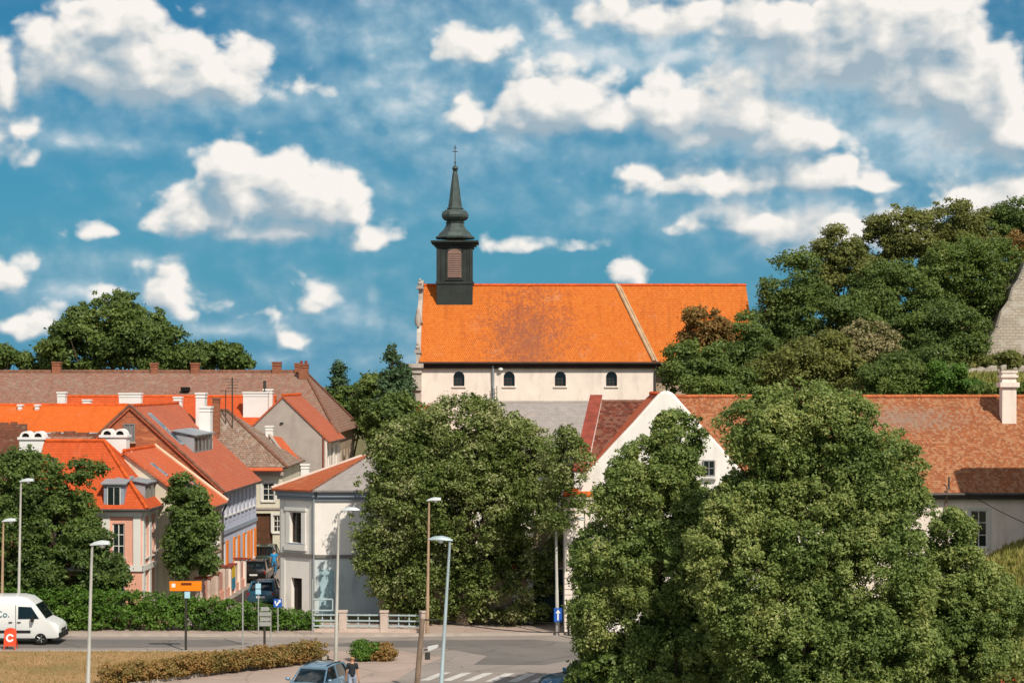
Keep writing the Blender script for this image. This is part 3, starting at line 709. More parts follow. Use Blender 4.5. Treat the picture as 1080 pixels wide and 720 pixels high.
def car(label, loc, rz, paint, group=None, L=4.0, W=1.7, H=1.47, suv=False, cat='car', name='parked_car'):
    """a five-door hatchback, nose towards local +y"""
    t = thing(name, label, cat, loc, rz, group); hw = W/2; k = H/1.47; e = L/4.0
    belt = .88*k
    st = [(-2.0, .86, .38, .80), (-1.93, .95, .27, .92), (-1.5, 1.0, .22, .93), (-.6, 1.0, .2, .92), (.4, 1.0, .2, .90), (1.0, 1.0, .21, .88), (1.55, .97, .22, .80), (1.88, .88, .26, .68), (2.0, .72, .34, .56)]
    m = MB(); secs = []
    for (y, f, z0, z1) in st:
        w = hw*f; z1 *= k
        secs.append([(x*sg, y*e, z) for sg, row in ((1, [(0, z0), (w*.86, z0), (w*.98, z0+.12), (w, (z0+z1)*.52), (w*.965, z1-.1), (w*.88, z1), (0, z1+.03)]), (-1, [(w*.88, z1), (w*.965, z1-.1), (w, (z0+z1)*.52), (w*.98, z0+.12), (w*.86, z0)])) for x, z in row])
    loft(m, secs)
    body = m.build('body', paint, t, smooth=True)
    # greenhouse
    rl = (-1.35, .25) if not suv else (-1.75, .2)
    cab = [(-1.9*e, .86, belt-.02, belt+.02), (rl[0]*e, .80, belt, H-.04), (-.5*e, .78, belt, H), (rl[1]*e, .75, belt, H-.05), (1.05*e, .84, belt-.06, belt-.03)]
    g = MB(); gs = []
    for (y, f, z0, z1) in cab:
        w0 = hw*.9; w1 = hw*f*.9
        gs.append([(w0, y, z0-.05), (w1, y, z1-.04), (w1*.86, y, z1), (-w1*.86, y, z1), (-w1, y, z1-.04), (-w0, y, z0-.05)])
    loft(g, gs); g.build('cabin_glass', M_carglass, t, smooth=True)
    r = MB(); rs = []
    for (y, f, z0, z1) in ((rl[0]*e-.12, .79, 0, H-.05), (rl[0]*e, .80, 0, H-.015), (-.5*e, .78, 0, H+.025), (rl[1]*e, .75, 0, H-.025), (rl[1]*e+.1, .74, 0, H-.07)):
        w1 = hw*f*.92; rs.append([(w1, y, z1-.05), (w1*.9, y, z1), (-w1*.9, y, z1), (-w1, y, z1-.05), (-w1*.8, y, z1-.06), (w1*.8, y, z1-.06)])
    loft(r, rs)
    for s in (1, -1):                                                   # pillars
        r.tube([(s*hw*.89, 1.0*e, belt-.06), (s*hw*.685, rl[1]*e, H-.05)], .035, 6)
        r.tube([(s*hw*.9, -.45*e, belt-.03), (s*hw*.71, -.45*e, H-.03)], .04, 6)
        r.tube([(s*hw*.88, -1.8*e, belt), (s*hw*.72, rl[0]*e, H-.05)], .07, 6)
    rf = r.build('roof', paint, t, smooth=True)
    if not suv:
        a = MB()
        for s in (1, -1): a.tube([(s*hw*.62, rl[0]*e+.1, H+.03), (s*hw*.62, rl[1]*e-.1, H+.02)], .022, 6)
        a.build('roof_rail', M_black, rf)
    for sx in (1, -1):
        wheel(t, sx*(hw-.1), 1.28*e, .31*k, .2); wheel(t, sx*(hw-.1), -1.25*e, .31*k, .2)
        h = MB(); h.add([(sx*hw*.50, 1.97*e, .55*k), (sx*hw*.86, 1.80*e, .60*k), (sx*hw*.9, 1.62*e, .74*k), (sx*hw*.62, 1.84*e, .70*k), (sx*hw*.50, 2.0*e, .52*k), (sx*hw*.9, 1.86*e, .55*k), (sx*hw*.93, 1.6*e, .72*k), (sx*hw*.6, 1.78*e, .74*k)], [(0,1,2,3),(4,5,1,0),(5,6,2,1),(3,2,6,7)]); h.build('headlight', M_headlight, t)
        b = MB(); b.box(min(sx*hw*.70, sx*hw*.93), max(sx*hw*.70, sx*hw*.93), -1.99*e, -1.86*e, .62*k, .84*k); b.build('taillight', M_taillight, t)
        q = MB(); q.lathe([(.03, -.05), (.085, -.02), (.1, .03), (.07, .08)], (sx*(hw+.1), .82*e, belt+.08), 10); q.tube([(sx*hw*.9, .82*e, belt), (sx*(hw+.08), .82*e, belt+.06)], .025, 6); q.build('mirror', paint, t, smooth=True)
    p = MB(); p.box(-.26, .26, 1.985*e, 2.02*e, .36*k, .47*k); p.build('number_plate', M_plate, t)
    p = MB(); p.box(-.26, .26, -2.02*e, -1.96*e, .52*k, .63*k); p.build('number_plate', M_plate, t)
    gr = MB(); gr.box(-.45, .45, 1.93*e, 2.01*e, .52*k, .585*k); gr.box(-.6, .6, 1.9*e, 1.985*e, .24, .34); gr.build('grille', M_black, t)
    return t

def van(label, loc, rz):
    """tall panel van, nose towards local +y"""
    t = thing('delivery_van', label, 'van', loc, rz)
    paint = pbr('van_white', '#dcdcd8', .35, var=.03, bump=0, coat=.4, spec=.5)
    hw = .98
    prof = [(-3.1, .45), (-3.1, 1.1), (-3.06, 2.45), (-2.9, 2.6), (.9, 2.62), (1.35, 2.52), (1.72, 2.22), (2.32, 1.38), (2.78, 1.18), (2.95, 1.02), (3.0, .78), (3.0, .40), (2.75, .34), (-2.9, .36)]
    m = MB(); cz = 1.4; secs = []
    for x, s in ((-hw, .955), (-hw*.97, .985), (-hw*.86, 1), (hw*.86, 1), (hw*.97, .985), (hw, .955)):
        row = []
        for (y, z) in prof:
            zz = cz+(z-cz)*s; inn = max(0, (z-1.2)/1.4)*.09
            row.append((x*(1-inn), y*(.5+.5*s) if abs(y) > 2.5 else y, zz))
        secs.append(row)
    loft(m, secs); m.build('body', paint, t, smooth=True)
    for sx in (1, -1):
        X = lambda z: sx*hw*(1-max(0, (z-1.2)/1.4)*.09)
        w = MB(); pts = [(X(1.42)+sx*.012, .92, 1.42), (X(1.42)+sx*.012, 1.98, 1.42), (X(2.05)+sx*.012, 1.58, 2.05), (X(2.05)+sx*.012, .92, 2.08)]
        w.prism(pts, (-sx*.05, 0, 0)); wf = w.build('side_window', M_carglass, t)
        d = MB(); d.box(min(X(.9)+sx*.004, X(.9)+sx*.014), max(X(.9)+sx*.004, X(.9)+sx*.014), .80, .815, .55, 2.2); d.box(min(sx*hw, sx*(hw+.012)), max(sx*hw, sx*(hw+.012)), -.8, -.785, .5, 2.2); d.build('door_seam', M_black, t)
        h = MB(); h.box(min(sx*hw, sx*(hw+.035)), max(sx*hw, sx*(hw+.035)), .88, 1.06, 1.22, 1.26); h.box(min(sx*hw, sx*(hw+.035)), max(sx*hw, sx*(hw+.035)), .45, .63, 1.22, 1.26); h.build('door_handle', M_black, t)
        tr = MB(); tr.box(min(sx*(hw-.02), sx*(hw+.02)), max(sx*(hw-.02), sx*(hw+.02)), -2.9, 1.55, .66, .80); tr.build('rubbing_strip', M_black, t)
        a = MB(); a.tube([(sx*(hw-.1), 2.05, .34)]+[(sx*(hw-.1), 2.05+.47*math.cos(q), .34+.47*math.sin(q)) for q in (math.pi, math.pi*.8, math.pi*.6, math.pi*.4, math.pi*.2, 0)], .06, 6); a.build('wheel_arch', M_black, t)
        mr = MB(); mr.box(min(sx*(hw+.06), sx*(hw+.26)), max(sx*(hw+.06), sx*(hw+.26)), 1.62, 1.74, 1.28, 1.62); mr.tube([(sx*hw*.96, 1.72, 1.42), (sx*(hw+.12), 1.69, 1.42)], .04, 6); mr.build('mirror', M_black, t)
        wheel(t, sx*(hw-.12), 2.05, .34, .24); wheel(t, sx*(hw-.12), -1.75, .34, .24)
        hl = MB(); hl.add([(sx*.62, 2.90, 1.12), (sx*.93, 2.76, 1.16), (sx*.96, 2.74, .86), (sx*.66, 2.99, .84), (sx*.62, 2.8, 1.1), (sx*.9, 2.6, 1.1)], [(0,1,2,3),(0,4,5,1)]); hl.build('headlight', M_headlight, t)
    ws = MB(); f = lambda y, z, x: (x, y+.012, z+.012)
    ws.prism([f(1.76, 2.17, -.78), f(1.76, 2.17, .78), f(2.29, 1.42, .84), f(2.29, 1.42, -.84)], (0, -.05, -.03)); ws.build('windscreen', M_carglass, t)
    bp = MB(); bp.box(-.96, .96, 2.86, 3.05, .36, .66); bp.box(-.5, .5, 2.93, 3.02, .70, .84); bp.build('bumper', M_black, t)
    cu = bpy.data.curves.new('lettering', 'FONT'); cu.body = '& Co.'; cu.size = .46; cu.extrude = .004; cu.align_x = 'LEFT'; cu.space_character = 1.02
    cu.materials.append(pbr('teal_lettering', '#2a6c74', .5, bump=0))
    tmp = bpy.data.objects.new('lettering', cu); COL.objects.link(tmp); bpy.context.view_layer.update()
    lm = bpy.data.meshes.new_from_object(tmp.evaluated_get(bpy.context.evaluated_depsgraph_get())); bpy.data.objects.remove(tmp)
    q = bpy.data.objects.new('lettering', lm); COL.objects.link(q); q.parent = t
    q.rotation_euler = (R(90-4.5), 0, R(90)); q.location = (hw*.985+.008, -.62, 1.52); q.scale = (1, 1, 1)
    return t

# ------------------------------------------------------------------ people
def skin_mesh(name, chains, mat, parent, sub=1):
    """chains: lists of (x,y,z,r) joints; a joint equal to an earlier one is shared"""
    vs = []; rs = []; es = []; idx = {}
    for ch in chains:
        prev = None
        for (x, y, z, r) in ch:
            kq = (round(x, 3), round(y, 3), round(z, 3))
            if kq not in idx: idx[kq] = len(vs); vs.append((x, y, z)); rs.append(r)
            i = idx[kq]
            if prev is not None: es.append((prev, i))
            prev = i
    me = bpy.data.meshes.new(name); me.from_pydata(vs, es, []); o = bpy.data.objects.new(name, me); COL.objects.link(o); o.parent = parent
    md = o.modifiers.new('skin', 'SKIN'); md.use_smooth_shade = True
    for i, sv in enumerate(me.skin_vertices[0].data):
        r = rs[i]; sv.radius = r if hasattr(r, '__len__') else (r, r); sv.use_root = (i == 0)
    s = o.modifiers.new('sub', 'SUBSURF'); s.levels = sub; s.render_levels = sub
    me.materials.append(mat); return o
M_skin = pbr('skin', '#b98566', .6, var=.05, bump=0)
def person(label, loc, rz, shirt, trousers, hairm, stride=.18, hold=None, k=1.0):
    """walking figure facing local +y"""
    t = thing('person', label, 'person', loc, rz); t.scale = (k, k, k)
    leg = lambda s, st: [(0, 0, .95, .135), (s*.095, .0, .88, .10), (s*.10, st*.5+.03, .49, .06), (s*.10, st-.02, .09, .042), (s*.11, st+.15, .035, .035)]
    def arm(s, sw):
        hand = [(s*.27, sw, .80, .032), (s*.275, sw+.03, .73, .036)]
        ch = [[(0, 0, 1.42, .10), (s*.17, 0, 1.41, .062), (s*.225, -.02, 1.13, .045)]+hand]
        w = (s*.275, sw+.03, .73, .036)
        for f, (dx, ln) in enumerate(((-.026, .075), (-.009, .088), (.009, .084), (.026, .066))):
            ch.append([w, (s*.275+dx*.3, sw+.03+dx*1.0, .73-ln*.55, .010), (s*.268+dx*.3, sw+.045+dx*1.0, .73-ln, .009)])
        ch.append([hand[0], (s*.262, sw+.055, .765, .012), (s*.262, sw+.075, .725, .010)])
        return ch
    ch = [[(0, 0, .95, .135), (0, .0, 1.15, .12), (0, -.01, 1.3, (.15, .11)), (0, 0, 1.42, .10), (0, .01, 1.5, .055), (0, .015, 1.57, .07), (0, .02, 1.66, .095), (0, .01, 1.72, .07)],
          leg(1, stride), leg(-1, -stride)]+arm(1, -stride*.5)+arm(-1, stride*.6)
    body = skin_mesh('body', ch, M_skin, t, 2)
    f = MB(); 
    for s in (1, -1):
        f.lathe([(.004, -.014), (.014, -.006), (.014, .006), (.004, .014)], (s*.034, .104, 1.655), 8); f.lathe([(.004, -.035), (.02, -.02), (.022, .015), (.006, .032)], (s*.094, .012, 1.645), 8)
    f.tube([(0, .10, 1.67), (0, .128, 1.63), (0, .108, 1.62)], [.01, .016, .012], 6); f.tube([(-.025, .098, 1.592), (0, .105, 1.59), (.025, .098, 1.592)], .007, 5)
    f.build('face', M_skin, t, smooth=True)
    skin_mesh('hair', [[(0, -.012, 1.60, .075), (0, -.012, 1.68, .102), (0, 0, 1.735, .078)]], hairm, t, 2)
    sh = [[(0, 0, .86, .165), (0, 0, 1.0, .165), (0, 0, 1.15, .142), (0, -.01, 1.3, (.17, .125)), (0, 0, 1.42, .112), (0, .01, 1.475, .07)]]
    for s in (1, -1): sh.append([(0, 0, 1.42, .112), (s*.175, 0, 1.41, .08), (s*.218, -.015, 1.19, .066)])
    skin_mesh('shirt', sh, shirt, t, 2)
    tr = [[(0, 0, 1.08, .15), (0, 0, .95, .16)]]
    for s, st in ((1, stride), (-1, -stride)): tr.append([(0, 0, .95, .16), (s*.095, 0, .87, .112), (s*.10, st*.5+.03, .49, .075), (s*.10, st-.02, .11, .062)])
    skin_mesh('trousers', tr, trousers, t, 2)
    for s, st in ((1, stride), (-1, -stride)):
        skin_mesh('shoe', [[(s*.10, st-.06, .05, .048), (s*.105, st+.05, .045, .046), (s*.115, st+.18, .035, .036)]], M_black, t, 1)
    return t

# ------------------------------------------------------------------ terrain
def ss(a, b, x):
    t = np.clip((np.asarray(x, float)-a)/(b-a), 0, 1); return t*t*(3-2*t)
def height(X, Y):
    X = np.asarray(X, float); Y = np.asarray(Y, float)
    bank = 4.3*ss(19, 27.5, X-(Y-100)*.12)*ss(84, 108, Y)
    hill = 10.5*ss(4, 42, X)*ss(122, 178, Y)+9.0*ss(26, 56, X)*ss(186, 225, Y)
    hill = hill*(1-ss(420, 800, Y))
    return np.maximum(bank, 0)*(1-ss(120, 150, Y)*.3)+hill
def hz(X, Y): return float(height(X, Y))
def terrain():
    xs = np.concatenate([np.linspace(-1500, -160, 14), np.linspace(-150, -72, 14), np.arange(-70, 92, 2.0), np.linspace(95, 200, 18), np.linspace(230, 1500, 12)])
    ys = np.concatenate([np.linspace(-40, 66, 8), np.arange(70, 262, 2.0), np.linspace(270, 460, 14), np.linspace(500, 3500, 14)])
    X, Y = np.meshgrid(xs, ys); Z = height(X, Y)
    rng = np.random.default_rng(5); Z = Z+np.where(Z > .3, rng.normal(0, .08, Z.shape), 0)-.02
    vs = np.stack([X, Y, Z], -1).reshape(-1, 3); nx = len(xs); fs = []
    for j in range(len(ys)-1):
        for i in range(nx-1): fs.append((j*nx+i, j*nx+i+1, (j+1)*nx+i+1, (j+1)*nx+i))
    me = bpy.data.meshes.new('ground'); me.from_pydata(vs.tolist(), [], fs)
    w = me.materials; w.append(M_hillgrass if False else M_earth)
    me.polygons.foreach_set('use_smooth', [True]*len(me.polygons))
    o = bpy.data.objects.new('ground', me); COL.objects.link(o); o['kind'] = 'structure'
terrain()
def gp(x, y, z=0.0):                      # photo ground pixel -> ground point at height z
    Y = F*(CH-z)/(y-HY); return (PX(x, Y), Y, z)
def sheet(name, pts, z, mat):
    q = [(p[0], p[1], z) for p in pts]; m = MB()
    a = sum(q[i][0]*q[(i+1) % len(q)][1]-q[(i+1) % len(q)][0]*q[i][1] for i in range(len(q)))
    if a < 0: q.reverse()
    m.poly(q); o = m.build(name, mat); o['kind'] = 'structure'; return o
# pavement lies under everything near the junction, the roads are laid on it
sheet('pavement', [(-70, 96.5), (-70, 108.2), (-16, 108.0), (-11.3, 109.8), (2.6, 109.8), (3.2, 105.6), (14, 105.6), (14, 99), (6.2, 96), (4.2, 88), (3.4, 70), (-26, 70), (-24, 80), (-13.0, 91.5), (-8.6, 95.2), (-9.5, 97.2), (-13, 97.2)], .006, M_paving)
sheet('road', [(-70, 97.9), (-70, 104.2), (-20, 103.8), (-9.5, 103.4), (-3, 103.9), (3.5, 104.4), (13.5, 104.6), (13.5, 100), (5.6, 96.6), (3.6, 88), (2.8, 68), (-7, 68), (-6.0, 84), (-4.5, 92.5), (-3.2, 96.4), (-5.5, 98.4), (-12, 98.6), (-20, 98.3)], .011, M_asphaltlight)
sheet('road_resurfacing', [(-70, 99.3), (-70, 102.9), (-20, 102.7), (-14.6, 102.3), (-13.2, 101.0), (-14.8, 99.8), (-22, 99.4)], .016, M_asphalt)
sheet('road_resurfacing', [(-10.2, 100.1), (-7, 102.2), (1, 102.6), (3.9, 101), (4, 96.6), (1.5, 93.5), (-1.8, 93.6), (-1.2, 96.5), (-3.5, 99.4)], .016, M_asphalt)
sheet('alley', [(-18.4, 108.0), (-18.2, 122), (-17.5, 131), (-17.9, 146), (-10, 146), (-12.6, 116.5), (-11.2, 113), (-10.9, 108.0)], .012, M_asphaltlight)
lawn_pts = [(-70, 80), (-70, 97.2), (-14.5, 97.3), (-9.8, 97.1), (-9.0, 95.6), (-12.6, 92.2), (-14.3, 90), (-20, 84), (-24, 80)]
sheet('lawn', lawn_pts, .13, M_drylawn)
m = MB()
kp = [(-70, 97.3), (-14.5, 97.4), (-9.75, 97.2), (-8.9, 95.6), (-12.5, 92.1), (-14.2, 89.9), (-19.9, 83.9), (-24, 79.8)]
for i in range(len(kp)-1):
    a = Vector((*kp[i], 0)); b = Vector((*kp[i+1], 0)); d = (b-a).normalized(); n = Vector((-d.y, d.x, 0))*.15
    m.prism([a, b, b+n, a+n], (0, 0, .15))
o = m.build('kerb', M_kerb); o['kind'] = 'structure'
m = MB()
kp = [(-70, 104.4), (-20, 104.0), (-9.4, 103.6), (-3, 104.1), (3.6, 104.6), (13.4, 104.8)]
for i in range(len(kp)-1):
    a = Vector((*kp[i], 0)); b = Vector((*kp[i+1], 0)); d = (b-a).normalized(); n = Vector((-d.y, d.x, 0))*.2
    m.prism([a, b, b+n, a+n], (0, 0, .12))
o = m.build('kerb', M_kerb); o['kind'] = 'structure'
m = MB()                                   # zebra crossing
for i in range(7):
    x0 = -4.15+i*.98; y0 = 88.6-i*.10
    m.poly([(x0, y0, .021), (x0+.46, y0, .021), (x0+1.36, y0+2.5, .021), (x0+.90, y0+2.5, .021)])
o = m.build('crosswalk', M_paint); o['kind'] = 'structure'

# grass blades (uncountable)
def blades(name, label, pts_fn, n, h, mat, seed, zoff=0.0):
    rng = np.random.default_rng(seed); p = pts_fn(rng, n); n = len(p)
    a = rng.uniform(0, 2*math.pi, n); nr = np.stack([np.cos(a), np.sin(a), rng.uniform(-.2, .4, n)], 1); nr /= np.linalg.norm(nr, axis=1, keepdims=True)
    tg = np.stack([rng.normal(0, .35, n), rng.normal(0, .35, n), np.ones(n)], 1)
    sz = h*rng.uniform(.5, 1.4, n); p = p.copy(); p[:, 2] += sz*.4+zoff
    o = bpy.data.objects.new(name, leaf_mesh(name, p, nr, sz, mat, rng, .22, tg)); COL.objects.link(o)
    setp(o, label, 'grass', None, 'stuff')
def inpoly(px, py, poly):
    c = np.zeros(len(px), bool); j = len(poly)-1
    for i in range(len(poly)):
        xi, yi = poly[i]; xj, yj = poly[j]
        c ^= ((yi > py) != (yj > py)) & (px < (xj-xi)*(py-yi)/(yj-yi+1e-9)+xi); j = i
    return c
def lawn_pts_fn(rng, n):
    x = rng.uniform(-34, -8, n*2); y = rng.uniform(81, 97.2, n*2); k = inpoly(x, y, lawn_pts)
    return np.stack([x[k], y[k], np.full(k.sum(), .13)], 1)[:n]
blades('grass', 'short sun-dried grass of the roadside lawn', lawn_pts_fn, 30000, .12, M_drygrass, 3)
def bank_fn(rng, n):
    x = rng.uniform(17, 34, n*2); y = rng.uniform(80, 109, n*2); z = height(x, y); k = z > .15
    return np.stack([x, y, z-.05], 1)[k][:n]
blades('grass', 'tall dry grass on the bank below the tiled wing', bank_fn, 42000, .55, M_bankgrass, 4)
def slope_fn(rng, n):
    x = rng.uniform(30, 62, n*2); y = rng.uniform(150, 205, n*2)
    return np.stack([x, y, height(x, y)-.05], 1)[:n]
blades('grass', 'grass on the hillside under the stone bastion', slope_fn, 16000, .7, M_bankgrass, 6)

# ================================================================== buildings
S_ROT = -R(2.1)                            # the houses follow the side street
def street_house(name, label, px, Y, group=None):
    return thing(name, label, 'house', (PX(px, Y), Y, 0), S_ROT, group)

# ---- church with orange roof -------------------------------------------------
def church():
    Y0, Y1 = 185.0, 192.5; ze, zr = 14.98, 22.48; X0, X1 = -8.6, 22.8
    t = thing('church', 'long church with bright orange tiled roof and small arched windows high in its pale wall', 'church', (7, 192.5, 0))
    L = X1-X0-.3; o = Vector((X0+.15, Y0+.55, 0)); u = Vector((1, 0, 0))
    ops = []
    for px in (484, 537, 591, 645): c = PX(px, Y0+.55)-o.x; ops.append((c-.52, c+.52, PZ(407, Y0+.55), PZ(391.5, Y0+.55), 'arch'))
    M0 = FRAME[t.name].inverted()
    b = MB(); xw = PX(690, Y0+.55)-o.x
    wall(b, o, u, xw, ze-.1, ops, depth=.5)
    b.build('wall', M_churchwall, t, world=t)
    b = MB(); wall(b, o+Vector((xw, .8, 0)), u, L-xw, ze-.1); b.poly([o+Vector((xw, 0, 0)), o+Vector((xw, .8, 0)), o+Vector((xw, .8, ze-.1)), o+Vector((xw, 0, ze-.1))])
    b.poly([(X1-.15, Y0+1.35, 0), (X1-.15, 199, 0), (X1-.15, 199, ze-.1), (X1-.15, Y1, zr-.4), (X1-.15, Y0+1.35, ze-.1)])
    b.build('choir_wall', M_tan, t, world=t)
    b = MB(); b.poly([(X0+.15, Y0+.55, 0), (X0+.15, 199.4, 0), (X0+.15, 199.4, ze-.2), (X0+.15, Y0+.55, ze-.2)]); b.poly([(X0+.15, 199.4, 0), (X1, 199.4, 0), (X1, 199.4, ze), (X0+.15, 199.4, ze)])
    b.build('side_wall', M_churchwall, t, world=t)
    for k, op in enumerate(ops):
        lo = M0 @ o
        f = window(t, lo, u, op, fm=M_framebrown, cols=3, rows=4, depth=.4, fw=.06, sill=False)
        s = MB(); s.bb(lo, u, (0, 1, 0), op[0]-.12, op[1]+.12, -.12, .3, op[2]-.14, op[2]-.004); s.build('sill', M_churchwall, f)
    r = MB(); r.slab([(X0, Y0, ze), (X1, Y0, ze), (X1-.2, Y1, zr), (X0+.1, Y1, zr)], .16); r.slab([(X0, 200, ze), (X1, 200, ze), (X1-.2, Y1+.01, zr), (X0+.1, Y1+.01, zr)], .16)
    rf = r.build('roof', M_churchroof, t, world=t)
    ridge(rf, M0 @ Vector((X0+.1, Y1, zr+.02)), M0 @ Vector((X1-.2, Y1, zr+.02)), M_ridge, .16)
    v = MB()
    a, c = Vector((PX(650, Y1), Y1, zr+.1)), Vector((PX(690, Y0), Y0, ze+.1))
    v.tube([a, c], .17, 8); v.tube([a+Vector((.3, 0, -.06)), c+Vector((.3, 0, -.06))], .10, 6)
    v.build('roof_seam', pbr('mortar_seam', '#b99a78', .9, var=.15), rf, world=t)
    g = MB(); g.box(X0-.1, X1-1.9, Y0+.25, Y0+.53, ze-.55, ze-.13); g.tube([(X0, Y0-.08, ze-.06), (X1, Y0-.08, ze-.06)], .11, 8)
    g.build('eaves_gutter', pbr('dark_eaves', '#3f302a', .8, var=.2), t, world=t)
    d = MB(); x = PX(520, Y0); d.tube([(x, Y0+.3, ze-.3), (x, Y0+.40, ze-2.2), (x-.02, Y0+.40, 2)], .12, 8); d.build('downpipe', M_zinc, t, world=t)
    d = MB(); x = PX(703, Y0); d.tube([(PX(690, Y0)+.25, Y0+.2, ze-.2), (PX(690, Y0)+.1, Y0+.45, ze-1.2), (PX(690, Y0)+.1, Y0+.45, 2)], .1, 8); d.build('downpipe', M_gutter, t, world=t)
    ld = MB(); x = PX(521.5, Y0)
    for k in range(9): ld.box(x-.22, x+.22, Y0+.16, Y0+.2, 9.6+k*.36, 9.64+k*.36)
    ld.tube([(x-.22, Y0+.18, 9.4), (x-.22, Y0+.18, 12.8)], .03, 6); ld.tube([(x+.22, Y0+.18, 9.4), (x+.22, Y0+.18, 12.8)], .03, 6); ld.build('ladder', M_darkpole, t, world=t)
    fl = MB(); x = PX(528, Y0); fl.lathe([(.05, -.1), (.24, -.05), (.24, .12), (.1, .2)], (x, Y0+.33, PZ(389.5, Y0)), 12); fl.tube([(x, Y0+.33, PZ(389.5, Y0)), (x, Y0+.6, PZ(388, Y0))], .04, 6); fl.build('floodlight', M_signwhite, t, world=t)
    # front gable seen edge-on: corner pilaster, cornice, scrolled parapet
    f = MB(); xl, xr = X0-.75, X0+.13
    f.box(xl+.05, xr, Y0+.1, 200.2, 9, ze-1.0); f.box(xl-.2, xr+.05, Y0-.12, 200.4, ze-2.6, ze-2.2); f.box(xl-.35, xr+.25, Y0-.28, 200.6, ze-.5, ze-.1)
    f.box(xl-.15, xr+.1, Y0-.05, 200.3, ze-1.0, ze-.5); f.box(xl, xr+.02, Y0+.05, 200.2, 0, 9)
    prof = [(Y0+.4, ze-.1), (Y0+.4, ze+1.0), (Y0+1.2, ze+1.3), (Y0+1.6, ze+2.8), (Y0+2.9, ze+3.6), (Y0+3.6, ze+5.3), (Y0+5.2, ze+6.0), (Y0+5.4, zr-.2), (Y1, zr+.5)]
    prof += [(2*Y1-y, z) for (y, z) in prof[::-1][1:]]
    f.prism([(xl+.42, y, z) for y, z in prof], (.4, 0, 0))
    pa = f.build('front_gable', pbr('weathered_stucco', '#b8aca0', .9, var=.12, dirt='#7c7068', dirt_amt=.6), t, world=t)
    for (y, z, h) in ((Y0+.8, ze+1.0, 1.2), (Y0+3.1, ze+3.9, 1.0), (Y0+5.4, zr-.3, 1.0)):
        e = MB(); e.box(xl+.3, xl+.85, y-.35, y+.35, z, z+.2); e.lathe([(.14, z+.2), (.24, z+.36), (.2, z+.5), (.1, z+.6), (.14, z+.7), (.03, z+.7+h*.2)], (xl+.55, y, 0), 12)
        e.box(xl+.2, xl+.95, y-.5, y+.5, z-.14, z+.001)
        e.build('urn', M_greywall, pa, world=t, smooth=True)
    e = MB(); yy = Y0+2.2; e.lathe([(.2, ze+3.4), (.3, ze+3.9), (.24, ze+4.4), (.14, ze+4.7), (.17, ze+4.9), (.06, ze+5.1)], (xl+.5, yy, 0), 10); e.build('statue', M_greywall, pa, world=t, smooth=True)
    s = MB(); s.slab([(PX(437, 181), 180.4, PZ(433, 181)), (PX(456, 181), 180.4, PZ(433, 181)), (PX(454, 184), 184.9, PZ(427, 184)), (PX(440, 184), 184.9, PZ(427, 184))], .15); s.box(PX(440, 181), PX(455, 181), 180.9, 185.2, 0, PZ(434, 181))
    s.build('porch', [M_orange2], t, world=t)
    # ridge turret
    tw = MB(); cx, w = PX(479.5, 190.6), 1.72; yf = 190.55; zb = 19.0
    cyy = yf+w; zc = PZ(258, yf); zband = PZ(298, yf)
    tw.box(cx-w, cx+w, yf, yf+2*w, zb, zband-.12); tw.box(cx-w-.09, cx+w+.09, yf-.09, yf+2*w+.09, zband-.12, zband+.12); tw.box(cx-w+.05, cx+w-.05, yf+.05, yf+2*w-.05, zband+.12, zc)
    for sx in (-1, 1):
        tw.box(min(cx+sx*(w-.28), cx+sx*(w+.02)), max(cx+sx*(w-.28), cx+sx*(w+.02)), yf-.012, yf+.3, zband+.12, zc)
    k = 14
    for i in range(k): x = cx-w+.1+i*(2*w-.2)/(k-1); tw.box(x-.018, x+.018, yf-.02, yf+.02, zb, zband-.125)
    tower = tw.build('bell_turret', M_greenblackmetal, t, world=t)
    c = MB()
    for i, (e2, z0, z1) in enumerate(((.10, zc-.25, zc), (.32, zc+.002, zc+.22), (.55, zc+.222, zc+.38))): c.box(cx-w-e2, cx+w+e2, yf-e2, yf+2*w+e2, z0, z1)
    c.build('cornice', M_greenblackmetal, tower, world=t)
    lv = MB(); hw = .66; z0, z1 = PZ(293, yf), PZ(266, yf)
    lv.prism([(cx-hw, yf-.03, z0), (cx+hw, yf-.03, z0), (cx+hw, yf-.03, z1)]+[(cx+hw*math.cos(q*math.pi/8), yf-.03, z1+.34*math.sin(q*math.pi/8)) for q in range(1, 8)]+[(cx-hw, yf-.03, z1)], (0, .1, 0))
    for i in range(14): z = z0+.08+i*(z1-z0)/14; lv.add([(cx-hw+.06, yf-.045, z+.1), (cx+hw-.06, yf-.045, z+.1), (cx+hw-.06, yf-.09, z), (cx-hw+.06, yf-.09, z)], [(0, 1, 2, 3)])
    lv.build('louvre', M_louvre, tower, world=t)
    fr = MB(); fr.box(cx-hw-.14, cx-hw-.003, yf-.06, yf+.06, z0-.1, z1+.1); fr.box(cx+hw+.003, cx+hw+.14, yf-.06, yf+.06, z0-.1, z1+.1); fr.box(cx-hw-.2, cx+hw+.2, yf-.1, yf+.06, z0-.22, z0-.1)
    arc = [(math.cos(q*math.pi/8), math.sin(q*math.pi/8)) for q in range(9)]
    for q in range(8):
        (a0, b0), (a1, b1) = arc[q], arc[q+1]; fr.prism([(cx+(hw+.003)*a0, yf-.06, z1+.343*b0), (cx+(hw+.003)*a1, yf-.06, z1+.343*b1), (cx+(hw+.15)*a1, yf-.06, z1+.5*b1), (cx+(hw+.15)*a0, yf-.06, z1+.5*b0)], (0, .1, 0))
    for sgn in (-1, 1): fr.box(min(cx+sgn*(w-.5), cx+sgn*(w-.42)), max(cx+sgn*(w-.5), cx+sgn*(w-.42)), yf-.03, yf+.06, zband+.14, zc-.3)
    fr.build('louvre_frame', M_greenblackmetal, tower, world=t)
    zz = lambda y: PZ(y, cyy)
    sp = MB(); q = 11.6/1000
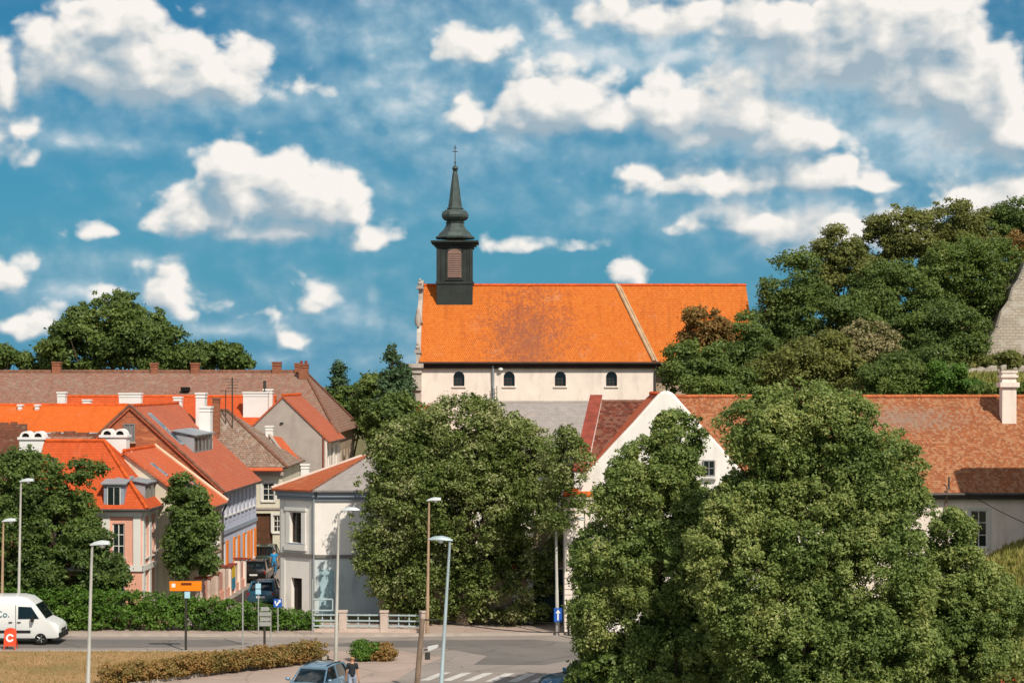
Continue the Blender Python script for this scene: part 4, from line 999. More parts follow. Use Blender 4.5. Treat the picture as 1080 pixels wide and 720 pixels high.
    prof = [(1.98, zz(252)), (2.02, zz(250.5)), (1.75, zz(249)), (1.62, zz(246.5)), (1.25, zz(243)), (.98, zz(239)), (.9, zz(236)), (.98, zz(235)), (.86, zz(234.4)), (.9, zz(233)), (1.15, zz(232)), (1.36, zz(229.5)), (1.40, zz(227)), (1.30, zz(224)), (1.0, zz(221.8)), (.8, zz(221)), (.86, zz(220)), (.72, zz(218.5)), (.60, zz(210)), (.46, zz(198)), (.30, zz(185)), (.22, zz(181)), (.26, zz(180.4)), (.14, zz(180))]
    sp.lathe(prof, (cx, cyy, 0), 8, rot=math.pi/8); spire = sp.build('spire', M_spire, t, world=t)
    ob = MB(); ob.lathe([(.05, zz(180.5)), (.22, zz(179.5)), (.30, zz(177.7)), (.22, zz(175.8)), (.06, zz(174.6)), (.05, zz(172)), (.12, zz(171)), (.03, zz(170))], (cx, cyy, 0), 12); ob.build('orb', M_spire, spire, world=t, smooth=True)
    cr = MB(); cr.box(cx-.035, cx+.035, cyy-.035, cyy+.035, zz(170.5), zz(153)); cr.box(cx-.26, cx+.26, cyy-.03, cyy+.03, zz(160.4), zz(159.6)); cr.box(cx-.15, cx+.15, cyy-.031, cyy+.031, zz(156.6), zz(155.9)); cr.build('cross', M_darkpole, spire, world=t)
church()

# ---- long old brown roof far behind -------------------------------------------
def long_brown():
    t = thing('long_house', 'very long building with weathered brown tiled roof ending in a hip', 'house', (-45, 175, 0))
    zr, ze = 14.05, 9.0; yr, y0, y1 = 175, 163, 187; xe = -18.2; xc = -14.3; xl = -110
    r = MB(); r.slab([(xl, y0, ze), (xc, y0, ze), (xe, yr, zr), (xl, yr, zr)], .15); r.slab([(xl, y1, ze), (xc, y1, ze), (xe, yr+.01, zr), (xl, yr+.01, zr)], .15); r.slab([(xc, y0+.01, ze), (xc, y1, ze), (xe+.01, yr, zr)], .15)
    rf = r.build('roof', M_oldbrown, t, world=t)
    M0 = FRAME[t.name].inverted()
    ridge(rf, M0 @ Vector((xl, yr, zr)), M0 @ Vector((xe, yr, zr)), M_ridgeold, .2); ridge(rf, M0 @ Vector((xe, yr, zr)), M0 @ Vector((xc, y0, ze)), M_ridgeold, .17); ridge(rf, M0 @ Vector((xe, yr, zr)), M0 @ Vector((xc, y1, ze)), M_ridgeold, .17)
    w = MB(); wall(w, (xc-.5, y0+.5, 0), (0, 1, 0), y1-y0-1, ze-.15, [(2+3.2*i, 3.1+3.2*i, 5.2, 7.4) for i in range(6)], n=(-1, 0, 0)); wall(w, (xl, y0+.5, 0), (1, 0, 0), xc-.5-xl, ze-.15)
    w.build('wall', M_tan, t, world=t)
    for i in range(6): window(t, M0 @ Vector((xc-.5, y0+.5, 0)), (0, 1, 0), (2+3.2*i, 3.1+3.2*i, 5.2, 7.4), n=(-1, 0, 0))
    for px, wx, hh in ((60, .7, 1.0), (163, .6, .9), (206, .7, .9), (292, .75, 1.0), (314, .5, .9)):
        chimney(rf, PX(px, yr)-FRAME[t.name].translation.x, 0, zr-1, zr+hh-.1, wx, .7, M_chimbrick, 0)
    chimney(rf, PX(322, yr)-FRAME[t.name].translation.x, -1.3, zr-2, zr+.7, .8, .6, M_chimbrick, 2)
    s = MB(); x = PX(196, 171); s.box(x-.35, x+.35, 170.4, 171.2, 12.4, 12.75); s.build('roof_hatch', M_dark, rf, world=t)
long_brown()

# ---- orange roofs, chimneys -----------------------------------------------------
def row_house(name, label, x0, x1, ye, yr, ze, zr, roofm, wallm, body=6, chims=()):
    t = thing(name, label, 'house', ((x0+x1)/2, yr, 0)); y2 = 2*yr-ye
    r = MB(); r.slab([(x0, ye, ze), (x1, ye, ze), (x1, yr, zr), (x0, yr, zr)], .14); r.slab([(x0, y2, ze), (x1, y2, ze), (x1, yr+.01, zr), (x0, yr+.01, zr)], .14)
    rf = r.build('roof', roofm, t, world=t); M0 = FRAME[t.name].inverted()
    ridge(rf, M0 @ Vector((x0, yr, zr)), M0 @ Vector((x1, yr, zr)), M_ridge, .13)
    w = MB(); w.box(x0+.15, x1-.15, ye+.4, y2-.4, 0, ze-.05); 
    for x in (x0+.15, x1-.15): w.poly([(x, ye+.4, ze-.05), (x, y2-.4, ze-.05), (x, yr, zr-.25)])
    w.build('wall', wallm, t, world=t)
    gutter(t, M0 @ Vector((x0, ye-.06, ze-.05)), M0 @ Vector((x1, ye-.06, ze-.05)), .08, mat=M_zinc)
    for c in chims:
        px, Yc, ytop, ww, kind = c; X = PX(px, Yc); zb = ze+(zr-ze)*(Yc-ye)/(yr-ye)-.5
        lx, ly = X-FRAME[t.name].translation.x, Yc-FRAME[t.name].translation.y
        if kind == 'hood': hood_chimney(rf, lx, ly, zb, PZ(ytop, Yc), ww, .9, M_chimwhite)
        else: chimney(rf, lx, ly, zb, PZ(ytop, Yc), ww, .7, M_chimwhite if kind == 'w' else M_chimbrick, 0)
    return t
row_house('row_house', 'low orange tiled row house roof nearest the old brick wall', PX(-40, 141), PX(127, 141), 140, 144, 9.65, 11.55, M_orange, M_tan, chims=((22, 143.6, 426.2, .26, 'w'), (40, 143.6, 426.2, .26, 'w')))
row_house('row_house', 'orange tiled row house roof with white chimneys below the brown roof', PX(66, 160), PX(291, 160), 155.6, 160, 9.0, PZ(418, 160), M_orange2, M_cream, chims=((65.5, 157, 413, .62, 'w'), (92, 157.5, 421, .6, 'w'), (138, 158, 414, 1.75, 'w'), (188, 157.5, 418, .62, 'w'), (270, 158, 413, 1.95, 'w'), (283, 159, 410, .7, 'w')))

def brick_ruin():
    t = thing('firewall', 'crumbling old brick firewall beneath the low orange roof', 'wall', (PX(50, 133), 133, 0))
    m = MB(); Y = 133
    m.box(PX(-40, Y), PX(27, Y), Y, Y+.5, 0, PZ(447, Y)); m.box(PX(27, Y)+.002, PX(118, Y), Y+.04, Y+.54, 0, PZ(457.5, Y))
    rng = random.Random(3); x = PX(-40, Y)
    while x < PX(118, Y)-.4:
        ww = rng.uniform(.3, .9); zt = PZ(447 if x+ww < PX(27, Y) else 457.5, Y)
        m.box(x, min(x+ww, PX(118, Y)), Y+.06, Y+.44, zt-.01, zt+rng.uniform(.02, .2)); x += ww+rng.uniform(0, .3)
    m.build('wall', M_brickpl, t, world=t)
    m = MB(); m.slab([(PX(27, Y)+.05, Y-.5, PZ(466, Y)), (PX(118, Y), Y-.5, PZ(466, Y)), (PX(118, Y), Y+.038, PZ(460, Y)), (PX(27, Y)+.05, Y+.038, PZ(460, Y))], .1); m.build('tile_coping', M_oldbrown, t, world=t)
brick_ruin()

# ---- pink corner house ----------------------------------------------------------
def pink_house():
    Y = 112.0; t = thing('corner_house', 'pink and white corner house with bright orange hipped roof and dormers', 'house', (PX(150, Y), Y, 0), S_ROT)
    W, D, he, hr = 6.0, 5.7, 6.15, 9.85; ov = .35; a = 2.85
    fr = [(-1.55, -.75)]
    opsF = [(1.0, 1.8, 3.4, 5.3), (2.6, 3.4, 3.4, 5.3), (4.3, 5.0, 3.4, 5.3), (1.0, 1.8, .8, 2.5), (4.3, 5.0, .8, 2.5)]
    opsR = [(.75, 1.45, 3.35, 5.35), (2.3, 3.0, 3.35, 5.35), (3.9, 4.6, 3.35, 5.35), (.75, 1.45, .75, 2.4), (2.3, 3.0, .75, 2.4), (3.9, 4.6, .75, 2.4)]
    w = MB(); wall(w, (-W, 0, 0), (1, 0, 0), W, he, opsF); wall(w, (0, 0, 0), (0, 1, 0), D, he, opsR, n=(-1, 0, 0)); w.poly([(-W, 0, 0), (-W, D, 0), (-W, D, he), (-W, 0, he)]); w.poly([(-W, D, 0), (0, D, 0), (0, D, he), (-W, D, he)])
    w.build('wall', M_pink, t)
    tr = MB()
    for x in (-.5, -2.25, -3.9, -5.5, -W): tr.box(x, x+.42, -.07, -.002, 2.95, he-.45)
    for y in (0.02, 1.62, 3.2, D-.5): tr.box(.002, .08, y, y+.45, 0, he-.45)
    tr.box(-W, .1, -.1, -.003, 2.62, 2.94); tr.box(.003, .11, -.1, D, 2.62, 2.94)
    tr.box(-W, .16, -.16, -.003, he-.44, he-.02); tr.box(.004, .17, -.16, D, he-.44, he-.02); tr.box(-W, .3, -.28, -.165, he-.2, he-.03); tr.box(.175, .3, -.165, D, he-.2, he-.03)
    tr.box(-W, .06, -.06, -.004, 0, .5); tr.box(.004, .07, -.06, D, 0, .5)
    tr.build('trim', M_trim, t)
    for op in opsF: window(t, (-W, 0, 0), (1, 0, 0), op, rows=3)
    for op in opsR: window(t, (0, 0, 0), (0, 1, 0), op, n=(-1, 0, 0), rows=3)
    e = (-W-ov, ov, -ov, D+ov); q = he-.02
    rA, rB = (-a, a, hr), (-W+.6, a, hr)
    r = MB(); r.slab([(e[0], e[2], q), (e[1], e[2], q), rA, (e[0], a, hr)], .13); r.slab([(e[1], e[2]+.01, q), (e[1], e[3], q), (rA[0]+.01, a, hr)], .13); r.slab([(e[0], e[3], q), (e[1], e[3], q), (rA[0], a+.01, hr), (e[0], a+.01, hr)], .13)
    rf = r.build('roof', M_orange2, t)
    ridge(rf, (e[1], e[2], q+.02), (-a, a, hr+.02), M_ridge, .11); ridge(rf, (e[1], e[3], q+.02), (-a, a, hr+.02), M_ridge, .11); ridge(rf, (-a, a, hr+.02), (e[0], a, hr+.02), M_ridge, .12)
    gutter(t, (e[0], e[2]-.05, q-.06), (e[1], e[2]-.05, q-.06)); gutter(t, (e[1]+.05, e[2], q-.06), (e[1]+.05, e[3], q-.06))
    MB().tube([(.42, D+.2, q-.1), (.2, D-.1, q-.6), (.2, D-.1, 0)], .05, 6).build('downpipe', M_zinc, t)
    # front dormer with a white window, side dormer of sheet metal
    dormer(rf, (-2.15, -.12, he+.0), (1, 0, 0), (0, 1, 0), 1.15, 1.4, 1.8, M_greytrim, M_zinc, 1, M_frame)
    dormer(rf, (-.1, 1.2, he+.12), (0, 1, 0), (-1, 0, 0), 3.3, 1.25, 1.5, M_zinc, M_zinc, 3, M_framegrey)
    hood_chimney(rf, -2.55, 4.3, 7.6, 10.75, 1.5, .9, M_chimwhite)
    hood_chimney(rf, -7.05, 3.2, 0, 10.65, 1.45, .9, M_chimwhite)
    wb = MB(); wb.prism([(-1.9, 4.76, 8.0), (-.9, 4.76, 7.4), (-1.3, 4.76, 8.6), (-1.9, 4.76, 9.4)], (0, .3, 0)); wb.build('firewall', M_white, t)
pink_house()

# ---- middle house, salmon roof with skylights --------------------------------------
def skylights(rf, pts, slope_fn, w=.55, h=.8):
    for (x, y) in pts:
        m = MB(); q = [(x+dx, y+dy, slope_fn(x+dx)+.05) for dx, dy in ((-h/2, -w/2), (h/2, -w/2), (h/2, w/2), (-h/2, w/2))]
        m.slab(q, .12); s = m.build('skylight', M_zinc, rf)
        g = MB(); q = [(x+dx, y+dy, slope_fn(x+dx)+.062) for dx, dy in ((-h/2+.08, -w/2+.08), (h/2-.08, -w/2+.08), (h/2-.08, w/2-.08), (-h/2+.08, w/2-.08))]; g.slab(q, .01)
        g.build('skylight_pane', M_glassblue, s) if False else None
def middle_house():
    Y = 115.6; t = street_house('street_house', 'salmon tiled street house with small skylights behind the garden tree', 207.5, Y)
    W, L, he, hr = 8.4, 8.0, 6.1, 9.25; sl = (hr-he)/(W/2); ov = .4
    ops = [(.9+1.75*i, 1.75+1.75*i, 3.4, 5.2) for i in range(4)]+[(.9+1.75*i, 1.75+1.75*i, .9, 2.5) for i in (0, 1, 3)]
    w = MB(); wall(w, (0, 0, 0), (0, 1, 0), L, he, ops, n=(-1, 0, 0)); w.poly([(-W, 0, 0), (0, 0, 0), (0, 0, he), (-W/2, 0, hr-.12), (-W, 0, he)]); w.poly([(-W, 0, 0), (-W, L, 0), (-W, L, he), (-W, 0, he)])
    w.build('wall', M_cream, t)
    for op in ops: window(t, (0, 0, 0), (0, 1, 0), op, n=(-1, 0, 0), rows=3, surround=True)
    c = MB(); c.box(.003, .14, 0, L, he-.5, he-.12); c.box(.003, .08, 0, L, 2.85, 3.0); c.build('cornice', M_tan, t)
    r = MB(); r.slab([(ov, -.2, he-ov*sl), (ov, L, he-ov*sl), (-W/2, L, hr), (-W/2, -.2, hr)], .13); r.slab([(-W-ov, -.2, he-ov*sl), (-W-ov, L, he-ov*sl), (-W/2-.01, L, hr), (-W/2-.01, -.2, hr)], .13)
    rf = r.build('roof', M_redorange, t); ridge(rf, (-W/2, -.2, hr+.02), (-W/2, L, hr+.02), M_ridge, .12)
    v = MB(); v.tube([(ov, L-.1, he-ov*sl+.1), (-W/2, L-.1, hr+.1)], .11, 7); v.build('verge', pbr('pale_verge', '#d9b79a', .9, var=.1), rf)
    z = lambda x: he-x*sl
    for (x, y) in ((-1.05, 3.2), (-1.05, 4.5), (-1.05, 5.8), (-2.6, 2.0)):
        m = MB(); m.slab([(x+dx, y+dy, z(x+dx)+.06) for dx, dy in ((-.5, -.3), (.5, -.3), (.5, .3), (-.5, .3))], .12); s = m.build('skylight', M_zinc, rf)
        g = MB(); g.slab([(x+dx, y+dy, z(x+dx)+.075) for dx, dy in ((-.4, -.22), (.4, -.22), (.4, .22), (-.4, .22))], .01); g.build('pane', M_glassblue, s)
    gutter(t, (ov+.05, -.2, he-ov*sl-.05), (ov+.05, L, he-ov*sl-.05))
    MB().tube([(ov, L-.25, he-.3), (.12, L-.3, he-.9), (.12, L-.3, 0)], .055, 6).build('downpipe', M_gutter, t)
middle_house()

# ---- pale blue house with brick gable and orange shutters ---------------------------
def blue_house():
    Y = 124.0; t = street_house('street_house', 'pale blue street house with orange shutters and bare brick gable', 230, Y)
    W, L, he, hr = 11.0, 14.4, 6.75, 11.75; sl = (hr-he)/(W/2); ov = .4
    up = [(.8+1.52*i, 1.5+1.52*i, 4.75, 6.05) for i in range(9)]; lo = [(1.6, 2.6, 1.2, 3.1), (5.9, 6.9, 1.2, 3.1), (9.6, 10.6, 1.2, 3.1), (12.6, 13.4, 1.2, 3.1)]
    vents = [(.9+1.55*i, 1.4+1.55*i, 4.12, 4.26) for i in range(9)]
    w = MB(); wall(w, (0, 0, 0), (0, 1, 0), L, he, up+lo+vents, n=(-1, 0, 0)); w.poly([(0, L, 0), (-W, L, 0), (-W, L, he), (-W/2, L, hr-.12), (0, L, he)]); w.build('wall', M_blue, t)
    g = MB(); zw0, zw1 = PZ(464, Y), PZ(450, Y); xw = -5.6
    g.poly([(-W, 0, 0), (0, 0, 0), (0, 0, he), (-W/2, 0, hr-.1), (-W, 0, he)]); g.poly([(-W, 0, 0), (-W, L, 0), (-W, L, he), (-W, 0, he)]); gb = g.build('gable_wall', M_brick, t)
    window(t, (0, -.16, 0), (1, 0, 0), (xw-.32, xw+.4, zw0-.1, zw1+.2), n=(0, 1, 0), fm=M_framegrey, gm=M_curtain, rows=1, cols=2, silmat=M_tan)
    for op in up: window(t, (0, 0, 0), (0, 1, 0), op, n=(-1, 0, 0), rows=2, gm=M_glassblue)
    for k, op in enumerate(lo):
        f = window(t, (0, 0, 0), (0, 1, 0), op, n=(-1, 0, 0), rows=2)
        for y0, y1 in ((op[0]-.72, op[0]-.04), (op[1]+.04, op[1]+.72)):
            s = MB(); s.box(.012, .07, y0, y1, op[2]-.05, op[3]+.05)
            for i in range(10): z = op[2]+.1+i*.18; s.box(.066, .085, y0+.07, y1-.07, z, z+.09)
            s.build('shutter', M_orangepaint, t)
    v = MB()
    for op in vents: v.box(-.17, -.16, op[0], op[1], op[2], op[3])
    v.build('attic_vent', M_dark, t)
    c = MB(); c.box(.004, .1, 0, L, 3.6, 3.86); c.box(.004, .16, 0, L, he-.42, he-.16); c.build('cornice', M_greytrim, t)
    r = MB(); r.slab([(ov, -.15, he-ov*sl), (ov, L+.1, he-ov*sl), (-W/2, L+.1, hr), (-W/2, -.15, hr)], .13); r.slab([(-W-ov, -.15, he-ov*sl), (-W-ov, L+.1, he-ov*sl), (-W/2-.01, L+.1, hr), (-W/2-.01, -.15, hr)], .13)
    rf = r.build('roof', M_red, t); ridge(rf, (-W/2, -.15, hr+.02), (-W/2, L+.1, hr+.02), M_ridge, .12)
    vg = MB(); vg.tube([(ov, -.1, he-ov*sl+.06), (-W/2, -.1, hr+.06)], .1, 7); vg.tube([(-W-ov, -.1, he-ov*sl+.06), (-W/2, -.1, hr+.06)], .1, 7); vg.build('verge', M_ridgeold, rf)
    z = lambda x: he-x*sl
    dormer(rf, (-2.15, 3.3, z(-2.15)-.02), (0, 1, 0), (-1, 0, 0), 6.2, 1.15, 1.3, M_zinc, M_zinc, 5, M_framegrey)
    m = MB(); m.slab([(x, y, z(x)+.07) for x, y in ((-4.9, 2.1), (-4.9, 3.1), (-2.7, 3.1), (-2.7, 2.1))], .12); s = m.build('skylight', M_zinc, rf)
    m = MB(); m.slab([(x, y, z(x)+.085) for x, y in ((-4.75, 2.2), (-4.75, 3.0), (-2.85, 3.0), (-2.85, 2.2))], .01); m.build('pane', M_glassblue, s)
    chimney(rf, -3.6, 13.2, 8.2, 12.5, .62, .9, M_chimwhite, 0)
    chimney(rf, -2.6, 9.6, 8.2, 11.6, .75, .9, M_chimwhite, 0)
    gutter(t, (ov+.05, -.15, he-ov*sl-.05), (ov+.05, L, he-ov*sl-.05))
    MB().tube([(ov, .1, he-.35), (.1, .12, he-.9), (.1, .12, 0)], .055, 6).build('downpipe', M_gutter, t)
blue_house()

# ---- house with old grey-brown pyramid roof at the bend -------------------------------
def bend_house():
    Ye, Yr = 142.2, 148.5; t = thing('street_house', 'cream house at the street bend under a mossy grey-brown hipped roof', 'house', (PX(275, Ye), Ye, 0))
    ze, zr = 7.15, PZ(433, Yr); xl, xr = PX(188, Ye), PX(303, Ye); y2 = 2*Yr-Ye
    a, b = (PX(226, Yr), Yr, zr), (PX(240, Yr), Yr, zr)
    r = MB(); r.slab([(xl, Ye, ze), (xr, Ye, ze), b, a], .15); r.slab([(xr, Ye+.01, ze), (xr, y2, ze), (b[0]+.01, Yr, zr)], .15); r.slab([(xl, Ye+.01, ze), (xl, y2, ze), (a[0]-.01, Yr, zr)], .15); r.slab([(xl, y2, ze), (xr, y2, ze), (b[0], Yr+.01, zr), (a[0], Yr+.01, zr)], .15)
    rf = r.build('roof', M_oldgrey, t, world=t); M0 = FRAME[t.name].inverted()
    ridge(rf, M0 @ Vector(b), M0 @ Vector((xr, Ye, ze)), M_ridgeold, .14); ridge(rf, M0 @ Vector(a), M0 @ Vector(b), M_ridgeold, .14); ridge(rf, M0 @ Vector(a), M0 @ Vector((xl, Ye, ze)), M_ridgeold, .14)
    e = MB(); e.slab([(PX(262, Ye), Ye-.35, ze-.22), (PX(299, Ye), Ye-.35, ze-.22), (PX(296, Ye+.9), Ye+.9, ze+.42), (PX(262, Ye+.9), Ye+.9, ze+.42)], .1); e.build('tile_repair', M_redorange, rf, world=t)
    o = Vector((xl+.4, Ye+.5, 0)); L = xr-xl-.8
    cw = PX(283, Ye+.5)-o.x; cg = PX(278, Ye+.5)-o.x; cd = PX(292.5, Ye+.5)-o.x
    ops = [(cw-.42, cw+.42, PZ(528, Ye+.5), PZ(509, Ye+.5)), (cg-.55, cg+.65, 0, PZ(541, Ye+.5)), (cd-.3, cd+.3, PZ(561, Ye+.5), PZ(543, Ye+.5))]
    w = MB(); wall(w, o, (1, 0, 0), L, ze-.1, ops, depth=.25); w.poly([(xr-.4, Ye+.5, 0), (xr-.4, y2-.5, 0), (xr-.4, y2-.5, ze-.1), (xr-.4, Ye+.5, ze-.1)]); w.poly([(xl+.4, Ye+.5, 0), (xl+.4, y2-.5, 0), (xl+.4, y2-.5, ze-.1), (xl+.4, Ye+.5, ze-.1)]); w.build('wall', M_cream, t, world=t)
    lo = M0 @ o
    window(t, lo, (1, 0, 0), ops[0], surround=True, rows=3); window(t, lo, (1, 0, 0), ops[2], surround=True, rows=3); door(t, lo, (1, 0, 0), ops[1], depth=.2, name='gate')
    c = MB(); c.box(xl+.3, xr-.3, Ye+.28, Ye+.497, ze-.62, ze-.12); c.box(xl+.4, xr-.4, Ye+.4, Ye+.497, 4.1, 4.25); c.build('cornice', M_greywall, t, world=t)
    chimney(rf, PX(228, 145.6)-FRAME[t.name].translation.x, 145.6-Ye, 9, PZ(419, 145.6), .5, .5, M_chimbrick, 0)
    chimney(rf, PX(213, 144)-FRAME[t.name].translation.x, 144-Ye, 8, PZ(440, 144), .6, .6, M_chimbrick, 0)
    an = MB(); X = PX(245, 146.5); an.tube([(X, 146.5, 9), (X, 146.5, PZ(398, 146.5))], .045, 6)
    for k in range(5): z = PZ(400+k*3, 146.5); an.tube([(X-.55+k*.06, 146.5, z), (X+.55-k*.06, 146.5, z)], .02, 5)
    an.build('aerial', M_darkpole, rf, world=t)
    an = MB(); X = PX(238, 147); an.tube([(X, 147, 10), (X, 147, PZ(411, 147))], .035, 6); an.tube([(X-.4, 147, PZ(412, 147)), (X+.4, 147, PZ(412, 147))], .02, 5); an.build('aerial', M_darkpole, rf, world=t)
bend_house()

# ---- small orange lean-to roof in front of the grey gable -----------------------------
def small_roof():
    Y = 150.2; t = thing('outbuilding', 'small outbuilding with narrow orange roof against the grey gable', 'house', (PX(305, Y), Y, 0))
    a, b, c, d = P(284, 459, Y+.2), P(297, 461, Y+2.6), P(318, 487, Y+1.6), P(306, 490, Y-.6)
    r = MB(); r.slab([a, b, c, d], .14); rf = r.build('roof', M_redorange, t, world=t)
    v = MB(); v.tube([a+Vector((0, -.03, .08)), d+Vector((0, -.03, .08))], .12, 7); v.build('verge', M_greywall, rf, world=t)
    w = MB(); w.prism([(a.x+.1, Y-.4, 0), (d.x-.1, Y-.4, 0), (d.x-.1, Y-.4, d.z-.25), (a.x+.1, Y-.4, a.z-.25)], (0, 2.8, 0)); w.build('wall', M_greywall, t, world=t)
    M0 = FRAME[t.name].inverted(); q = M0 @ P(280, 460, Y)
    chimney(rf, q.x+.2, .9, 6.5, PZ(449, Y), .55, .55, M_chimwhite, 0)
    q = M0 @ P(322, 500, Y-1)
    chimney(t, q.x, -1.0, 3, PZ(489, Y-1), .6, .6, M_chimwhite, 0)
small_roof()

# ---- grey rendered gable house ---------------------------------------------------------
def grey_gable():
    Y = 155.0; t = street_house('street_house', 'house with tall blank grey rendered gable and red roof edge', 343, Y)
    W, L, he, hr = 6.6, 9.5, 9.0, 12.15; sl = (hr-he)/(W/2); ov = .45
    ops = [(1.0+2.6*i, 2.1+2.6*i, 5.6, 8.0) for i in range(3)]
    w = MB(); w.poly([(-W, 0, 0), (0, 0, 0), (0, 0, he), (-W/2, 0, hr-.06), (-W, 0, he)]); w.poly([(-W, L, 0), (0, L, 0), (0, L, he), (-W/2, L, hr-.06), (-W, L, he)]); w.poly([(-W, 0, 0), (-W, L, 0), (-W, L, he), (-W, 0, he)]); w.build('gable_wall', M_greywall, t)
    w = MB(); wall(w, (0, 0, 0), (0, 1, 0), L, he, ops, n=(-1, 0, 0)); w.box(.005, .2, 0, L, he-.55, he-.2); w.box(.005, .12, 0, .5, 0, he-.56); w.box(.005, .12, 4.3, 4.8, 0, he-.56); w.build('wall', M_churchwall, t)
    for op in ops: window(t, (0, 0, 0), (0, 1, 0), op, n=(-1, 0, 0), rows=3, surround=True)
    r = MB(); r.slab([(ov, -.12, he-ov*sl), (ov, L, he-ov*sl), (-W/2, L, hr), (-W/2, -.12, hr)], .13); r.slab([(-W-ov, -.12, he-ov*sl), (-W-ov, L, he-ov*sl), (-W/2-.01, L, hr), (-W/2-.01, -.12, hr)], .13)
    rf = r.build('roof', M_red, t); ridge(rf, (-W/2, -.1, hr+.02), (-W/2, L, hr+.02), M_ridge, .13)
    h = MB(); h.lathe([(.12, -.03), (.16, 0), (.12, .05)], (-3.4, -.03, 10.0), 10); h.build('vent_hole', M_dark, t)
    MB().tube([(-.15, -.07, he), (-.15, -.07, 0)], .06, 6).build('downpipe', M_coping, t)
    pp = MB(); pp.tube([(-5.3, 3.5, 9.5), (-5.3, 3.5, 13.3)], .12, 8); pp.build('stove_pipe', M_darkpole, rf)
    gutter(t, (ov+.05, 0, he-ov*sl-.05), (ov+.05, L, he-ov*sl-.05))
grey_gable()

# ---- white house with chamfered corner ---------------------------------------------------
def corner_white():
    Y = 113.0; t = thing('corner_house', 'white two-storey corner house with teal ground floor and grey and red roof', 'house', (PX(332, Y), Y, 0))
    c0 = Vector((PX(332, Y), Y, 0)); far = Vector((PX(295, 114.6), 114.6, 0)); H = 7.15
    rgt = Vector((PX(332, Y)+5.6, Y, 0)); ul = (c0-far).normalized(); LL = (c0-far).length; nl = Vector((-ul.y, ul.x, 0))
    M0 = FRAME[t.name].inverted()
    opsL = [(LL*.46-.42, LL*.46+.48, PZ(572, 113.9), PZ(540, 113.9)), (LL*.48-.4, LL*.48+.42, 0.05, PZ(609, 113.9))]
    opsR = [(1.9, 2.6, 4.1, 6.0), (3.9, 4.6, 4.1, 6.0)]
    w = MB(); wall(w, far, ul, LL, H, opsL, n=nl, depth=.3); b = w.build('wall', M_white, t, world=t)
    w = MB(); wall(w, c0+Vector((0, 0, 3.35)), (1, 0, 0), 5.6, H-3.35, [(a, b2, c-3.35, d-3.35) for a, b2, c, d in opsR[1:]], depth=.25)
    back = far+Vector((.35, 9.5, 0)); w.poly([far, back, back+Vector((0, 0, H)), far+Vector((0, 0, H))]); w.poly([rgt, rgt+Vector((0, 10, 0)), rgt+Vector((0, 10, H)), rgt+Vector((0, 0, H))])
    w.build('wall', M_white, t, world=t)
    w = MB(); wall(w, c0, (1, 0, 0), 5.6, 3.35); w.build('ground_floor_wall', M_teal, t, world=t)
    st = MB(); st.bb(far, ul, nl, -.05, LL+.06, -.1, -.003, 3.28, 3.48); st.bb(c0, (1, 0, 0), (0, 1, 0), .065, 5.6, -.09, -.003, 3.28, 3.46)
    st.build('string_course', pbr('dark_course', '#77716c', .85, var=.1), t, world=t)
    co = MB()
    for (d, z0, z1) in ((.12, H-.62, H-.40), (.28, H-.398, H-.15)):
        co.bb(far, ul, nl, -.1, LL+d*.55, -d, -.003, z0, z1); co.bb(c0, (1, 0, 0), (0, 1, 0), d*.6, 5.7, -d, -.004, z0, z1)
    co.bb(far, ul, nl, -.2, LL+.2, -.42, -.004, H-.148, H-.02, 0); co.bb(c0, (1, 0, 0), (0, 1, 0), .26, 5.8, -.42, -.005, H-.148, H-.022)
    co.build('cornice', M_greytrim, t, world=t)
    pl = MB(); pl.bb(far, ul, nl, .12, .42, -.05, -.004, .2, H-.63); pl.bb(far, ul, nl, LL-.3, LL-.02, -.05, -.004, .2, H-.63)
    a, b2, c, d = opsL[0]; pl.bb(far, ul, nl, a-.3, a-.004, -.08, .02, c-.05, d+.1); pl.bb(far, ul, nl, b2+.004, b2+.3, -.08, .02, c-.05, d+.1); pl.bb(far, ul, nl, a-.36, b2+.36, -.12, .02, d+.1, d+.3); pl.bb(far, ul, nl, a-.36, b2+.36, -.16, .02, c-.42, c-.1)
    pl.build('trim', M_trim, t, world=t)
    window(t, M0 @ far, ul, opsL[0], n=nl, fm=M_framebrown, depth=.25, rows=4, silmat=M_greytrim); door(t, M0 @ far, ul, opsL[1], n=nl, mat=pbr('dark_door', '#2c211c', .7, var=.2), depth=.25)
    for op in opsR[1:]: window(t, M0 @ c0, (1, 0, 0), op, fm=M_frame)
    # roof: red facet above the chamfer, grey slope to the front
    R0 = Vector((PX(396, 119.5), 119.5, PZ(476, 119.5))); n2 = Vector((0, 0, 0)); zf = H-.01
    fe = far+Vector((-.45, -.35, zf)); ce = c0+Vector((-.1, -.5, zf)); re = rgt+Vector((.5, -.5, zf)); be = back+Vector((-.45, .3, zf)); R1 = R0+Vector((1.6, 0, 0))
    r = MB(); r.slab([fe, ce, R0], .1); r.slab([fe, R0, be], .1); rr = r.build('roof', tiles('corner_tiles', '#b8633c', '#a85632', '#96583e', '#8c4628', .2, .3, .25, .4, spots=.35), t, world=t)
    r = MB(); r.slab([ce+Vector((.01, 0, 0)), re, R1, R0+Vector((.01, 0, 0))], .1); r.slab([re, R1+Vector((.01, 0, 0)), rgt+Vector((.5, 10.5, zf))], .1); r.slab([be, R0+Vector((0, .01, 0)), R1+Vector((0, .01, 0)), rgt+Vector((.5, 10.5, zf))], .1); rg = r.build('roof', M_greyroof, t, world=t)
    ridge(rr, M0 @ (ce+Vector((0, 0, .02))), M0 @ (R0+Vector((0, 0, .02))), M_ridgeold, .06)
    v = MB(); v.tube([fe+Vector((0, 0, .05)), R0+Vector((0, 0, .05))], .08, 6); v.build('verge', pbr('pale_verge2', '#c9b4a6', .9), rr, world=t)
